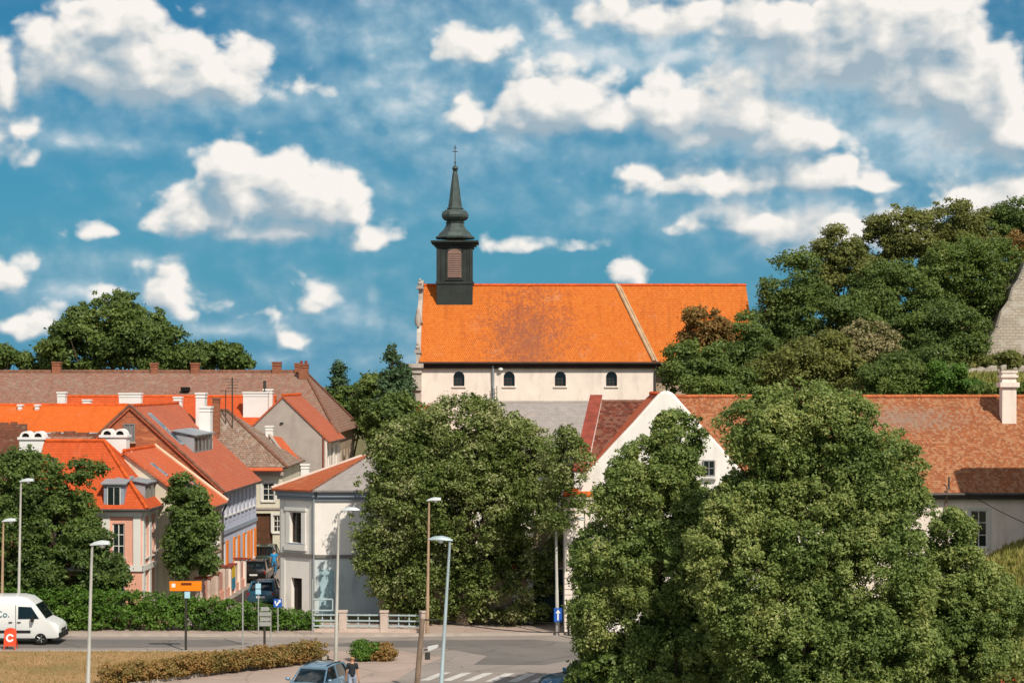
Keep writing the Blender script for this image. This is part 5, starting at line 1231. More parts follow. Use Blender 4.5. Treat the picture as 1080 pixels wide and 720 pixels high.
    MB().tube([c0+Vector((-.05, -.13, H-.6)), c0+Vector((-.05, -.13, 0))], .05, 6).build('downpipe', M_zinc, t, world=t)
    rg2 = MB(); 
    for x in (0.55,): rg2.bb(c0, (1, 0, 0), (0, 1, 0), .25, 1.05, -.03, -.004, .1, 2.6)
    rg2.build('door_panel', pbr('teal_dark', '#9fb8bc', .8, var=.1), t, world=t)
corner_white()

# ---- grey-roofed house behind the linden ----------------------------------------------------
def grey_house():
    Ye, Yr = 117.5, 125.0; t = thing('grey_roofed_house', 'house with plain grey slate roof behind the big linden', 'house', (PX(565, Ye), Ye, 0))
    ze, zr = 8.3, PZ(424, Yr); xl, xr = PX(500, Yr), PX(628, Ye); y2 = 2*Yr-Ye
    r = MB(); r.slab([(xl, Ye, ze), (xr, Ye, ze), (xr-.1, Yr, zr), (xl+.2, Yr, zr)], .12); r.slab([(xl, y2, ze), (xr, y2, ze), (xr, Yr+.01, zr), (xl+.2, Yr+.01, zr)], .12); rf = r.build('roof', M_greyroof, t, world=t)
    M0 = FRAME[t.name].inverted(); ridge(rf, M0 @ Vector((xl+.2, Yr, zr)), M0 @ Vector((xr-.1, Yr, zr)), M_greywall, .1)
    ops = [(1.2+2.3*i, 2.1+2.3*i, 4.6, 6.6) for i in range(3)]; o = Vector((xl+.2, Ye+.4, 0)); L = xr-xl-.3
    w = MB(); wall(w, o, (1, 0, 0), L, ze-.05, ops); w.poly([(xl+.2, Ye+.4, 0), (xl+.2, y2-.4, 0), (xl+.2, y2-.4, ze), (xl+.2, Yr, zr-.15), (xl+.2, Ye+.4, ze)]); w.build('wall', M_white, t, world=t)
    for op in ops: window(t, M0 @ o, (1, 0, 0), op, rows=3)
    gutter(t, M0 @ Vector((xl, Ye-.05, ze-.05)), M0 @ Vector((xr-.1, Ye-.05, ze-.05)))
grey_house()
def gate_wall():
    Y = 109.6; t = thing('courtyard_wall', 'cream courtyard wall with dark gates behind the linden', 'wall', (PX(545, Y), Y, 0))
    m = MB(); zt = 3.3
    m.box(PX(400, Y), PX(540, Y), Y, Y+.35, 0, zt); m.box(PX(547, Y), PX(557, Y), Y-.004, Y+.35, 0, 2.9)
    m.build('wall', M_tan, t, world=t)
    m = MB(); m.box(PX(557.3, Y), PX(562, Y), Y-.25, Y+.45, 0, PZ(612, Y)); m.box(PX(557, Y)-.08, PX(562, Y)+.12, Y-.33, Y+.5, PZ(612, Y)+.002, PZ(610, Y)+.03); m.box(PX(544, Y), PX(557, Y), Y-.06, Y-.006, 0, 1.15); m.build('gate_pillar', M_white, t, world=t)
    m = MB(); m.box(PX(563, Y), PX(599, Y), Y+.1, Y+.2, .05, PZ(600, Y))
    for i in range(9): x = PX(563, Y)+.1+i*.2; m.box(x, x+.16, Y+.07, Y+.097, .1, PZ(600, Y)-.1)
    m.build('gate', pbr('dark_green_gate', '#2c3c38', .7, var=.15), t, world=t)
    m = MB(); m.box(PX(540.3, Y), PX(556, Y), Y+.02, Y+.1, 2.92, 4.2); m.build('brick_infill', M_brick, t, world=t)
    m = MB(); m.box(PX(563, Y), PX(600, Y), Y+.0, Y+.3, PZ(600, Y)+.05, PZ(560, Y)); m.build('gate_lintel', M_tan, t, world=t)
gate_wall()

# ---- white gabled house with long tiled wings -------------------------------------------------
def gabled():
    Y = 105.0; t = thing('gabled_house', 'big white gabled house with long patched red tiled wings', 'house', (PX(703, Y), Y, 0))
    M0 = FRAME[t.name].inverted(); s = F/Y
    xl = PX(596, Y); xr = PX(806, Y); ze = PZ(522, Y)
    op = [(PX(741, Y)-xl, PX(754, Y)-xl, PZ(502, Y), PZ(485, Y)), (PX(645, Y)-xl, PX(659, Y)-xl, PZ(580, Y), PZ(552, Y)), (PX(700, Y)-xl, PX(714, Y)-xl, PZ(580, Y), PZ(552, Y)), (PX(755, Y)-xl, PX(769, Y)-xl, PZ(580, Y), PZ(552, Y)), (PX(628, Y)-xl, PX(642, Y)-xl, PZ(655, Y), PZ(620, Y)), (PX(700, Y)-xl, PX(714, Y)-xl, PZ(655, Y), PZ(620, Y))]
    w = MB(); wall(w, (xl, Y, 0), (1, 0, 0), xr-xl, ze, op[1:], depth=.2)
    outl = [(608, 522), (612, 513), (618, 504), (628, 492), (648, 470), (668, 449), (690, 424), (697, 416.5), (703, 414), (709, 417), (716, 425), (738, 450), (758, 472), (778, 495), (796, 517), (800, 522)]
    gp2 = [(PX(x, Y), Y+.001, PZ(y, Y)) for x, y in outl]; w.prism([(p[0], Y-.02, p[2]+.0) for p in gp2], (0, .5, 0))
    w.poly([(xl, Y, 0), (xl, Y+18, 0), (xl, Y+18, ze), (xl, Y, ze)]); w.poly([(xr, Y, 0), (xr, Y+8, 0), (xr, Y+8, ze), (xr, Y, ze)])
    w.build('wall', M_white, t, world=t)
    for q in op[1:]: window(t, M0 @ Vector((xl, Y, 0)), (1, 0, 0), q, rows=3, surround=True)
    window(t, M0 @ Vector((xl, Y-.2, 0)), (1, 0, 0), op[0], fm=M_framegrey, rows=2)
    a = MB(); cx = PX(700, Y); zz = PZ(444, Y); a.prism([(cx-.5, Y-.03, zz-.3), (cx+.5, Y-.03, zz-.3)]+[(cx+.5*math.cos(k*math.pi/8), Y-.03, zz+.5*math.sin(k*math.pi/8)) for k in range(9)], (0, .05, 0)); a.build('attic_opening', M_dark, t, world=t)
    cp = MB()
    for (p, q) in zip(gp2[1:-1], gp2[2:]): cp.tube([Vector(p)+Vector((0, .22, .03)), Vector(q)+Vector((0, .22, .03))], .11, 6)
    cp.build('gable_coping', M_white, t, world=t)
    cn = MB(); cn.box(xl-.12, PX(640, Y), Y-.28, Y-.004, ze-.42, ze-.2); cn.box(xl-.22, PX(640, Y), Y-.4, Y-.004, ze-.198, ze-.02); cn.box(xl-.05, PX(640, Y), Y-.12, Y-.004, ze-.8, ze-.55)
    for i in range(12): x = xl+.1+i*.16; cn.box(x, x+.08, Y-.2, Y-.121, ze-.54, ze-.43)
    cn.build('cornice', M_churchwall, t, world=t)
    tc = MB(); tc.slab([(xl-.15, Y-.45, ze+.02), (PX(636, Y), Y-.45, ze+.02), (PX(636, Y), Y+.3, ze+.36), (xl+.05, Y+.3, ze+.36)], .1); tc.build('tile_coping', M_orange, t, world=t)
    pi = MB()
    for (x0, x1) in ((597.5, 602), (606, 612), (617, 622)): pi.box(PX(x0, Y), PX(x1, Y), Y-.1, Y-.004, PZ(600, Y), ze-.82)
    pi.build('pilaster', M_churchwall, t, world=t)
    ru = MB()
    for i in range(11): z = .05+i*.29; ru.box(xl-.03, PX(616, Y)-(i % 2)*.18, Y-.09, Y-.004, z, z+.25)
    ru.build('rustication', M_churchwall, t, world=t)
    # cross-gable roof
    pk = gp2[8]; yb = 117.0; el = (PX(605, Y), ze+.1); er = (PX(800, Y), ze+.05); zp = pk[2]-.14
    r = MB(); r.slab([(pk[0], Y+.1, zp), (er[0], Y+.1, er[1]), (er[0], yb, er[1]), (pk[0], yb, zp)], .12); r.slab([(pk[0]-.01, Y+.1, zp), (el[0]+.7, Y+.1, el[1]+.9), (el[0]+.7, yb, el[1]+.9), (pk[0]-.01, yb, zp)], .12)
    rf = r.build('roof', M_redorange, t, world=t); ridge(rf, M0 @ Vector((pk[0], Y+.4, zp+.03)), M0 @ Vector((pk[0], yb, zp+.03)), M_ridge, .12)
    # left wing slope with red-capped firewall
    zr = PZ(424, 117.2)
    r = MB(); r.slab([(PX(634, 117.2), 117.2, zr), (PX(715, 117.2), 117.2, zr), (PX(700, 108), 108, PZ(505, 108)), (PX(612, 108), 108, PZ(505, 108))], .12); lw = r.build('wing_roof', M_darkred, t, world=t)
    f = MB(); A, B = Vector((PX(629, 117.3), 117.3, zr+.35)), Vector((PX(611, 107.6), 107.6, PZ(497, 107.6)))
    f.prism([A+Vector((-.3, 0, 0)), B+Vector((-.3, 0, 0)), B+Vector((-.3, 0, -2)), A+Vector((-.3, 0, -3))], (.62, 0, 0)); f.build('firewall', M_white, t, world=t)
    f = MB(); f.slab([A+Vector((-.36, .1, .09)), A+Vector((.36, .1, .09)), B+Vector((.36, -.1, .09)), B+Vector((-.36, -.1, .09))], .08); f.build('firewall_coping', M_coping, t, world=t)
    ridge(lw, M0 @ Vector((PX(634, 117.2), 117.2, zr+.03)), M0 @ Vector((PX(700, 117.2), 117.2, zr+.03)), M_ridgeold, .12)
    # long wing to the hill
    Ye, Yr = 110.0, 117.4; zer = 7.12; zrr = PZ(418.5, Yr); x0 = PX(704, Yr); x1 = 36.0
    r = MB(); r.slab([(x0, Ye, zer), (x1, Ye, zer), (x1, Yr, zrr), (x0, Yr, zrr)], .14); r.slab([(x0, 2*Yr-Ye, zer), (x1, 2*Yr-Ye, zer), (x1, Yr+.01, zrr), (x0, Yr+.01, zrr)], .14)
    wr = r.build('wing_roof', M_patchred, None, world=t); wr.parent = t
    ridge(wr, M0 @ Vector((x0, Yr, zrr+.03)), M0 @ Vector((x1, Yr, zrr+.03)), pbr('weathered_ridge', '#b0643c', .9, var=.3, vscale=3), .12)
    o = Vector((xr+.2, Ye+.45, 0)); cw = PX(1033, Ye+.45)-o.x
    ops = [(cw-.5, cw+.45, PZ(577, Ye+.45), PZ(538, Ye+.45)), (cw-6.3, cw-5.4, PZ(577, Ye+.45), PZ(538, Ye+.45)), (cw-10, cw-9.1, PZ(577, Ye+.45), PZ(538, Ye+.45))]
    w = MB(); wall(w, o, (1, 0, 0), x1-o.x, zer-.05, ops, depth=.2); w.poly([(x1, Ye+.45, 0), (x1, 124, 0), (x1, 124, zer), (x1, Yr, zrr-.1), (x1, Ye+.45, zer)]); w.build('wing_wall', M_churchwall, t, world=t)
    for q in ops: window(t, M0 @ o, (1, 0, 0), q, rows=3, surround=True)
    g = MB(); g.tube([(x0, Ye-.07, zer-.06), (x1, Ye-.07, zer-.06)], .09, 8); g.box(x0, x1, Ye+.1, Ye+.44, zer-.36, zer-.14); g.build('gutter', M_gutter, t, world=t)
    MB().tube([(PX(999, Ye), Ye-.05, zer+.35), (PX(999, Ye), Ye-.03, zer-.1), (PX(999, Ye), Ye+.3, zer-.5), (PX(999, Ye), Ye+.36, 3.5)], .06, 8).build('downpipe', pbr('brown_pipe', '#7c6458', .8), t, world=t)
    c = chimney(wr, PX(1063, 115.6)-pk[0]+(pk[0]-PX(703, Y)), 115.6-Y, 9.5, PZ(391, 115.6), .82, .7, M_churchwall, 0)
    b = MB(); lx = PX(1063, 115.6)-PX(703, Y); ly = 115.6-Y; b.box(lx-.56, lx+.56, ly-.5, ly+.5, PZ(408, 115.6), PZ(403, 115.6)); b.box(lx-.5, lx+.5, ly-.44, ly+.44, PZ(398, 115.6), PZ(395.5, 115.6)); b.build('chimney_band', M_churchwall, c)
    an = MB(); X = PX(1000, 110.5); an.tube([(X, 110.3, 7.0), (X, 110.3, 8.0)], .05, 6); an.build('vent_pipe', M_gutter, wr, world=t)
gabled()

def neighbour():  # added out of view, sized so its shadow falls on the wing roof
    t = thing('unseen_neighbour', 'unseen tall narrow neighbour house shaped to shade the end of the tiled wing', 'house', (34, 105.5, 0))
    x0, x1, y0, y1 = 28.7, 42, 103.2, 105.8; H = 15.4
    ops = [(.9, 1.8, 6+3*j, 7.8+3*j) for j in range(3)]
    w = MB(); wall(w, (x0, y0, 0), (0, 1, 0), y1-y0, H, ops, n=(1, 0, 0)); w.poly([(x0, y0, 0), (x1, y0, 0), (x1, y0, H), (x0, y0, H)]); w.poly([(x0, y1, 0), (x1, y1, 0), (x1, y1, H), (x0, y1, H)]); w.poly([(x1, y0, 0), (x1, y1, 0), (x1, y1, H), (x1, y0, H)]); w.build('wall', M_cream, t, world=t)
    M0 = FRAME[t.name].inverted()
    for q in ops: window(t, M0 @ Vector((x0, y0, 0)), (0, 1, 0), q, n=(1, 0, 0))
    r = MB(); ym = (y0+y1)/2; r.slab([(x0-.05, y0-.2, H), (x1, y0-.2, H), (x1, ym, H+1.2), (x0-.05, ym, H+1.2)], .14); r.slab([(x0-.05, y1+.2, H), (x1, y1+.2, H), (x1, ym+.01, H+1.2), (x0-.05, ym+.01, H+1.2)], .14); rf = r.build('roof', M_red, t, world=t)
    g = MB(); g.poly([(x0, y0, H), (x0, y1, H), (x0, ym, H+1.0)]); g.build('gable', M_cream, t, world=t)
neighbour()

# ---- stone bastion on the hill -----------------------------------------------------------------
def bastion():
    t = thing('stone_bastion', 'sloping grey stone bastion wall of the fortress on the hill', 'wall', (55, 200, 14))
    Y = 200; pts = [(PX(1032, Y), 12.5), (PX(1038.5, Y), 16.2), (PX(1043, Y), 17.5), (PX(1050, Y), 18.6), (PX(1055, Y), 20.2), (PX(1064, Y), 21.3), (PX(1068, Y), 22.6), (PX(1075, Y), 23.4), (PX(1083, Y), 25.2), (60, 28.2), (90, 28.4), (90, 13)]
    m = MB(); k = len(pts); f = [(x, Y-(28.6-z)*.10, z) for x, z in pts]; b = [(x+.3, Y+12, z) for x, z in pts]
    m.add(f+b, [tuple(range(k)), tuple(range(2*k-1, k-1, -1))]+[(i, k+i, k+(i+1) % k, (i+1) % k) for i in range(k)]); m.build('wall', M_stone, t, world=t)
    cp = MB()
    for i in range(1, 10): a, b2 = Vector((*(f[i]),)), Vector((*(f[i+1]),)); cp.tube([a+Vector((0, .1, .02)), b2+Vector((0, .1, .02))], [.16+.1*(i % 2), .2], 5)
    cp.build('coping', M_stone, t, world=t)
    t = thing('ruined_wall', 'low crumbling pale stone wall on the grassy hillside', 'wall', (PX(1010, 186), 186, 12))
    m = MB(); rng = random.Random(8); x = 990
    while x < 1076:
        ww = rng.uniform(4, 11); y0 = 383+rng.uniform(-2, 7)+(x-990)*.03; Yq = 186+rng.uniform(-.3, .3)
        z1 = PZ(y0, Yq); p0, p1 = PX(x, Yq), PX(x+ww, Yq); h = .4*rng.random()
        m.prism([(p0, Yq, 10), (p1, Yq, 10), (p1, Yq, z1-h*rng.random()), ((p0+p1)/2, Yq, z1), (p0, Yq, z1-h*rng.random())], (0, 1.2, 0)); x += ww
    m.build('wall', M_stone, t, world=t)
bastion()

# ================================================================== street things
def lamp(label, X, Y, top, hx, pole, leanx=0.0, group='street lamps', arm=.5, headw=.9, z0=0.0):
    """tapered post, short arm and cobra head pointing to hx (+1/-1)"""
    t = thing('street_lamp', label, 'street lamp', (X, Y, z0), 0, group); lx = leanx
    H = top-z0
    m = MB(); m.lathe([(.13, -.1), (.13, .02), (.12, .03)], (0, 0, 0), 12); m.tube([(0, 0, 0), (lx*.3, 0, H*.3), (lx*.3+.001, 0, H*.3+.02), (lx, 0, H)], [.10, .088, .078, .05], 12); m.build('pole', pole, t, smooth=True)
    a = MB(); p0 = Vector((lx, 0, H-.05)); p1 = p0+Vector((hx*arm*.5, 0, .16)); p2 = p0+Vector((hx*arm, 0, .2)); a.tube([p0, p1, p2], [.05, .045, .04], 8); a.build('arm', pole, t, smooth=True)
    h = MB(); secs = []
    for (d, w, th, zz) in ((-.12, .05, .05, 0), (.05, .12, .13, .02), (.3, .17, .17, .04), (.62, .15, .13, .05), (headw, .05, .04, .04)):
        c = p2+Vector((hx*d, 0, zz)); secs.append([c+Vector((0, w*math.cos(q*math.pi/5), th*max(0, math.sin(q*math.pi/5))-.015*(math.sin(q*math.pi/5) < -.1))) for q in range(10)])
    loft(h, secs); hd = h.build('lamp_head', M_lamphead if pole is not M_poleblue else M_poleblue, t, smooth=True)
    g = MB(); c = p2+Vector((hx*.35, 0, .0)); g.lathe([(.02, -.10), (.10, -.075), (.145, -.0), (.14, .02)], c, 12); g.build('lamp_glass', M_lampglass, hd, smooth=True)
    return t
lamp('pale street lamp rising behind the white van', PX(19, 104.5), 104.5, PZ(511, 104.5), 1, M_pole, .15, arm=.05, headw=.6)
lamp('shorter tan street lamp at the edge of the view behind the van', PX(1.5, 104.6), 104.6, PZ(553, 104.6), 1, M_rustypole, .1, arm=.05, headw=.6)
lamp('white street lamp with broad head on the dry lawn', PX(91.5, 77), 77, PZ(579, 77), 1, M_pole, .2, arm=.05, headw=.66)
lamp('white street lamp at the tip of the lawn near the walking person', PX(354, 94.7), 94.7, PZ(542, 94.7), 1, M_pole, .15, arm=.2, headw=.8)
lamp('tan street lamp by the railing in front of the linden', PX(450.5, 104.5), 104.5, PZ(531, 104.5), 1, M_rustypole, .1, arm=.0, headw=.55)
lamp('bluish street lamp leaning over the crosswalk', PX(463, 78), 78, PZ(574, 78), -1, M_poleblue, .42, arm=.0, headw=.85)
lamp('tall grey lamp post carrying a blue arrow sign at the gate', PX(588, 104.3), 104.3, PZ(510, 104.3), -1, M_pole, -.12, arm=.2, headw=.7)
def twin_lamp():
    t = thing('wall_lantern', 'small twin headed lamp before the white gabled facade', 'street lamp', (PX(605, 103.8), 103.8, 0))
    m = MB(); h = PZ(547, 103.8); m.tube([(0, 0, 0), (0, 0, h)], [.07, .045], 10); m.tube([(-.45, 0, h-.02), (.45, 0, h-.02)], .03, 8); m.build('pole', M_pole, t, smooth=True)
    for s in (-1, 1):
        g = MB(); g.lathe([(.03, -.02), (.17, .0), (.2, .05), (.12, .12), (.03, .15)], (s*.42, 0, h-.06), 12); g.build('lamp_head', M_lamphead, t, smooth=True)
twin_lamp()
def post(name, label, cat, px, Y, h, r, mat, extra=None):
    t = thing(name, label, cat, (PX(px, Y), Y, 0)); m = MB(); m.tube([(0, 0, -.1), (0, 0, h)], r, 10); m.build('pole', mat, t, smooth=True)
    if extra: extra(t)
    return t
# blue arrow sign hung on the grey lamp post: a sign of its own
def arrow_sign():
    Y = 104.05; t = thing('traffic_sign', 'blue rectangular sign with white upward arrow on the grey lamp post', 'traffic sign', (PX(588.5, Y), Y, PZ(648, Y)))
    m = MB(); m.box(-.21, .21, -.025, .005, -.36, .36); b = m.build('plate', M_signblue, t)
    a = MB(); a.box(-.04, .04, -.032, -.027, -.28, .10); a.prism([(-.13, -.032, .09), (.13, -.032, .09), (0, -.032, .29)], (0, .004, 0)); a.build('arrow', M_signwhite, b)
    a = MB(); a.tube([(0, .02, .3), (0, .2, .3)], .03, 6); a.tube([(0, .02, -.3), (0, .2, -.3)], .03, 6); a.build('bracket', M_signgrey, t)
arrow_sign()
post('bollard_post', 'thin dark post at the foot of the rusticated white wall', 'post', 599.5, 104.2, 1.55, .06, M_darkpole)
post('signpost', 'slim pale post standing before the white gabled facade', 'post', 608.5, 102.6, 2.5, .065, M_pole)
def orange_sign():
    Y = 98.3; t = thing('direction_sign', 'orange direction board on dark post at the lawn edge', 'sign', (PX(196, Y), Y, 0.1)); z = PZ(617, Y)-.1
    m = MB(); m.tube([(0, 0, -.1), (0, 0, z+.25)], .06, 10); m.build('pole', M_darkpole, t, smooth=True)
    m = MB(); m.prism([(-.78, -.1, z-.26), (.78, -.1, z-.26), (.8, -.1, z+.22), (-.8, -.1, z+.22)], (0, .05, 0)); b = m.build('board', M_signorange, t)
    m = MB(); m.box(-.68, -.5, -.106, -.102, z-.08, z+.1); m.build('symbol', M_signwhite, b)
    m = MB(); m.box(-.22, .3, -.106, -.102, z+.02, z+.14); m.build('marking', M_signdark, b)
    m = MB(); m.box(-.75, .75, -.048, -.02, z-.12, z-.08); m.box(-.05, .22, -.09, -.055, z-.62, z-.3); m.build('bracket', M_signpale, t)
orange_sign()
def pale_signs():
    Y = 104.9; t = thing('traffic_sign', 'two pale blue square plates one above the other on thin pole', 'traffic sign', (PX(272.5, Y), Y, 0))
    m = MB(); m.tube([(0, 0, -.1), (0, 0, PZ(613, Y))], .035, 8); m.build('pole', M_signgrey, t, smooth=True)
    for y in (617.5, 623.5):
        m = MB(); z = PZ(y, Y); m.box(-.14, .14, -.06, -.036, z-.13, z+.13); m.build('plate', M_signpale, t)
pale_signs()
def blue_sign():
    Y = 105.2; t = thing('traffic_sign', 'square blue sign with white bent arrow above the hedge', 'traffic sign', (PX(293, Y), Y, 0)); z = PZ(635.5, Y)
    m = MB(); m.tube([(0, .04, -.1), (0, .04, z+.2)], .035, 8); m.build('pole', M_signgrey, t, smooth=True)
    m = MB(); m.box(-.22, .22, -.02, .0, z-.22, z+.22); b = m.build('plate', M_signblue, t)
    m = MB(); m.prism([(-.13, -.026, z-.12), (-.05, -.026, z-.16), (.12, -.026, z+.06), (.16, -.026, z+.02), (.16, -.026, z+.17), (.0, -.026, z+.16), (.05, -.026, z+.12)], (0, .004, 0)); m.box(-.16, -.09, -.026, -.022, z-.05, z+.12); m.build('arrow', M_signwhite, b)
blue_sign()
def grey_signs():
    Y = 98.2; t = thing('direction_sign', 'stack of grey direction boards seen from behind on short post', 'sign', (PX(279, Y), Y, .0))
    m = MB(); m.tube([(0, 0, -.1), (0, 0, 2.3)], .06, 8); m.build('pole', M_darkpole, t, smooth=True)
    m = MB(); m.tube([(.30, .06, -.1), (.30, .06, 2.0)], .03, 8); m.build('prop', M_signgrey, t, smooth=True)
    for z, w in ((2.1, .2), (1.85, .27), (1.6, .24), (1.36, .27)):
        m = MB(); m.prism([(-w*.9, -.09, z-.1), (w, -.09, z-.1), (w+.08, -.09, z), (w, -.09, z+.1), (-w*.9, -.09, z+.1)], (0, .03, 0)); m.build('board', M_signgrey, t)
grey_signs()
post('signpost', 'bare thin grey pole beside the road by the hedge', 'post', 256, 100.6, 2.8, .04, M_signgrey)
def frame_sign():
    Y = 103.8; t = thing('signpost', 'thin grey pole with a white bracket frame at the railing end', 'post', (PX(329.5, Y), Y, 0))
    m = MB(); m.tube([(0, 0, -.1), (0, 0, PZ(610, Y))], .035, 8); m.build('pole', M_signgrey, t, smooth=True)
    m = MB()
    for a, b in (((0, 0, 1.95), (1.05, 0, 1.95)), ((1.05, 0, 1.95), (1.05, 0, 1.35)), ((1.05, 0, 1.37), (.0, 0, 1.37))): m.tube([a, b], .04, 6)
    m.build('bracket', M_rail, t)
frame_sign()
def wood_post():
    Y = 86.0; t = thing('utility_post', 'weathered wooden post with a small white floodlight facing the crossing', 'post', (PX(439, Y), Y, 0)); h = PZ(652, Y); lx = .28
    m = MB(); m.tube([(0, 0, -.2), (lx*.5, 0, h*.5), (lx, 0, h)], [.125, .115, .10], 10); m.build('pole', M_polewood, t, smooth=True)
    m = MB(); m.tube([(lx, 0, h-.05), (lx+.62, -.02, h-.05)], .035, 6); m.tube([(lx+.05, 0, h-1.35), (lx+.35, -.1, h-1.3)], .03, 6); m.build('bracket', M_darkpole, t)
    m = MB(); m.prism([(lx+.2, -.2, h-1.2), (lx+.62, -.32, h-1.1), (lx+.62, -.30, h-1.22), (lx+.25, -.18, h-1.38)], (.05, .28, 0)); m.build('floodlight', M_signwhite, t)
    m = MB(); m.box(lx+.1, lx+.32, -.16, .0, h-1.75, h-1.45); m.build('junction_box', M_darkpole, t)
    c = MB(); a = Vector((PX(439, Y)+lx+.6, Y, h-.06)); pts = [a]
    b = Vector((PX(640, 97), 97, PZ(694, 97)+1.4))
    for k in range(1, 13): u = k/12; p = a.lerp(b, u); p.z -= 1.2*u*(1-u); pts.append(p)
    c.tube(pts, .022, 5); o = c.build('overhead_cable', M_wire); setp(o, 'black cable sagging from the wooden post over the road', 'cable')
    c = MB(); pts = []
    a, b = Vector((PX(1085, 108.5), 108.5, PZ(553, 108.5))), Vector((PX(1018, 109.8), 109.8, PZ(518, 109.8)))
    for k in range(9): u = k/8; p = a.lerp(b, u); p.z -= .35*u*(1-u); pts.append(p)
    c.tube(pts, .022, 5); o = c.build('overhead_cable', M_wire); setp(o, 'thin cable running across the white wall of the tiled wing', 'cable')
wood_post()
def railing():
    t = thing('railing', 'roadside railing of brick posts and pale horizontal rails', 'fence', (PX(395, 105.6), 105.6, 0)); Y0 = 105.9
    pts = [(PX(331, Y0), Y0), (PX(362, Y0), Y0-.05), (PX(405.5, Y0), Y0-.15), (PX(447, Y0), Y0-.35)]
    b = MB()
    for i, (x, y) in enumerate(pts[1:]):
        m = MB(); m.box(x-.2, x+.2, y-.2, y+.2, 0, 1.05); m.box(x-.24, x+.24, y-.24, y+.24, 1.052, 1.14); m.build('brick_post', M_pillar, t, world=t)
    for i in range(3):
        (xa, ya), (xb, yb) = pts[i], pts[i+1]; m = MB(); xa += .2 if i else 0
        for z in (.28, .56, .86): m.bb((xa, ya, 0), (xb-.2-xa, yb-ya, 0), (0, 1, 0), 0, 1, -.03, .03, z, z+.075)
        n = 3
        for k in range(n+1): x = xa+(xb-.2-xa)*k/n; y = ya+(yb-ya)*k/n; m.box(x-.03, x+.03, y+.031, y+.08, 0, .95)
        m.build('rail', M_rail, t, world=t)
    m = MB(); m.prism([(p[0], p[1]-.16, .005) for p in pts]+[(p[0], p[1]+.2, .005) for p in pts[::-1]], (0, 0, .16)); m.build('base_wall', M_pillar, t, world=t)
railing()
def street_fence():
    a = Vector((-17.85, 114.2, 0)); d = Vector((math.sin(R(2.1)), math.cos(R(2.1)), 0)); n = Vector((d.y, -d.x, 0))
    t = thing('garden_fence', 'pinkish picket fence with tile capped pillars along the side street', 'fence', tuple(a))
    L = 15.0; m = MB(); m.bb(a, d, -n, 0, L, 0, .22, 0, .55); m.build('base_wall', M_pink, t, world=t)
    seg = [0, 2.5, 5.0, 7.4, 9.4, 10.8, 12.6, 14.7]
    for i, s in enumerate(seg):
        m = MB(); hgt = 1.75 if i % 3 else 1.95; m.bb(a, d, -n, s, s+.38, -.06, .3, 0, hgt); p = m.build('pillar', M_churchwall if i > 3 else M_pillar, t, world=t)
        c = MB(); c.bb(a, d, -n, s-.08, s+.46, -.14, .38, hgt+.002, hgt+.10); c.build('tile_cap', M_coping, p, world=t)
    for i in range(len(seg)-1):
        s0, s1 = seg[i]+.38, seg[i+1]; m = MB(); k = int((s1-s0)/.16)
        for q in range(k): x = s0+.05+q*(s1-s0-.05)/k; m.bb(a, d, -n, x, x+.09, .08, .12, .56, 1.62+.05*(q % 2))
        m.bb(a, d, -n, s0, s1, .121, .16, .8, .87); m.bb(a, d, -n, s0, s1, .121, .16, 1.4, 1.47); m.build('pickets', pbr('fence_paint', '#c4ad9c', .85, var=.12) if i % 2 else pbr('fence_paint_pink', '#b8887a', .85, var=.12), t, world=t)
    m = MB(); m.bb(a, d, -n, 0, 5.2, -.04, .26, 1.98, 2.06) ; m.build('tile_coping', M_coping, t, world=t)
    p = a+d*9.6+n*.09
    t2 = thing('poster', 'yellow and blue poster fixed to the street fence', 'poster', tuple(p+Vector((0, 0, 1.0)))); m = MB(); m.bb(p, d, -n, 0, 1.1, -.02, .0, 1.05, 1.75); m.build('yellow_panel', pbr('poster_yellow', '#d8b52e', .6, bump=0), t2, world=t2)
    m = MB(); m.bb(p, d, -n, 0, 1.1, -.02, .0, .35, 1.045); m.build('blue_panel', pbr('poster_blue', '#2f7f9c', .6, bump=0), t2, world=t2)
street_fence()
def a_board():
    Y = 98.9; t = thing('pavement_board', 'bright red round topped pavement board with white ring beside the van', 'sign', (PX(11, Y), Y, .012))
    w = .30; m = MB(); pts = [(-w, -.2, .18), (w, -.2, .18), (w, -.02, .85)]+[(w*math.cos(q*math.pi/8), .02, .9+.16*math.sin(q*math.pi/8)) for q in range(1, 8)]+[(-w, -.02, .85)]
    m.prism([(x, y*.8, z) for x, y, z in pts], (0, .05, 0)); b = m.build('board', M_boardred, t)
    m = MB()
    for q in range(16):
        if q in (0, 15): continue
        a0, a1 = q*math.pi/8, (q+1)*math.pi/8; f = lambda r, a: (r*math.cos(a), -.175+(.6+r*math.sin(a))*.0, .58+r*math.sin(a))
        y = lambda z: -.16+(z-.18)*.144/.67-.012
        m.poly([(x, y(z)-.004, z) for x, _, z in (f(.2, a0), f(.2, a1), f(.11, a1), f(.11, a0))])
    m.build('ring_mark', M_signwhite, b)
    m = MB(); pass
    for a, b2 in (((-.25, -.17, .2), (-.28, -.2, 0)), ((.25, -.17, .2), (.28, -.2, 0)), ((.22, .0, .85), (.26, .42, 0)), ((-.22, .0, .85), (-.26, .42, 0))): MB().tube([a, b2], .03, 6).build('leg', M_boardred, t)
a_board()

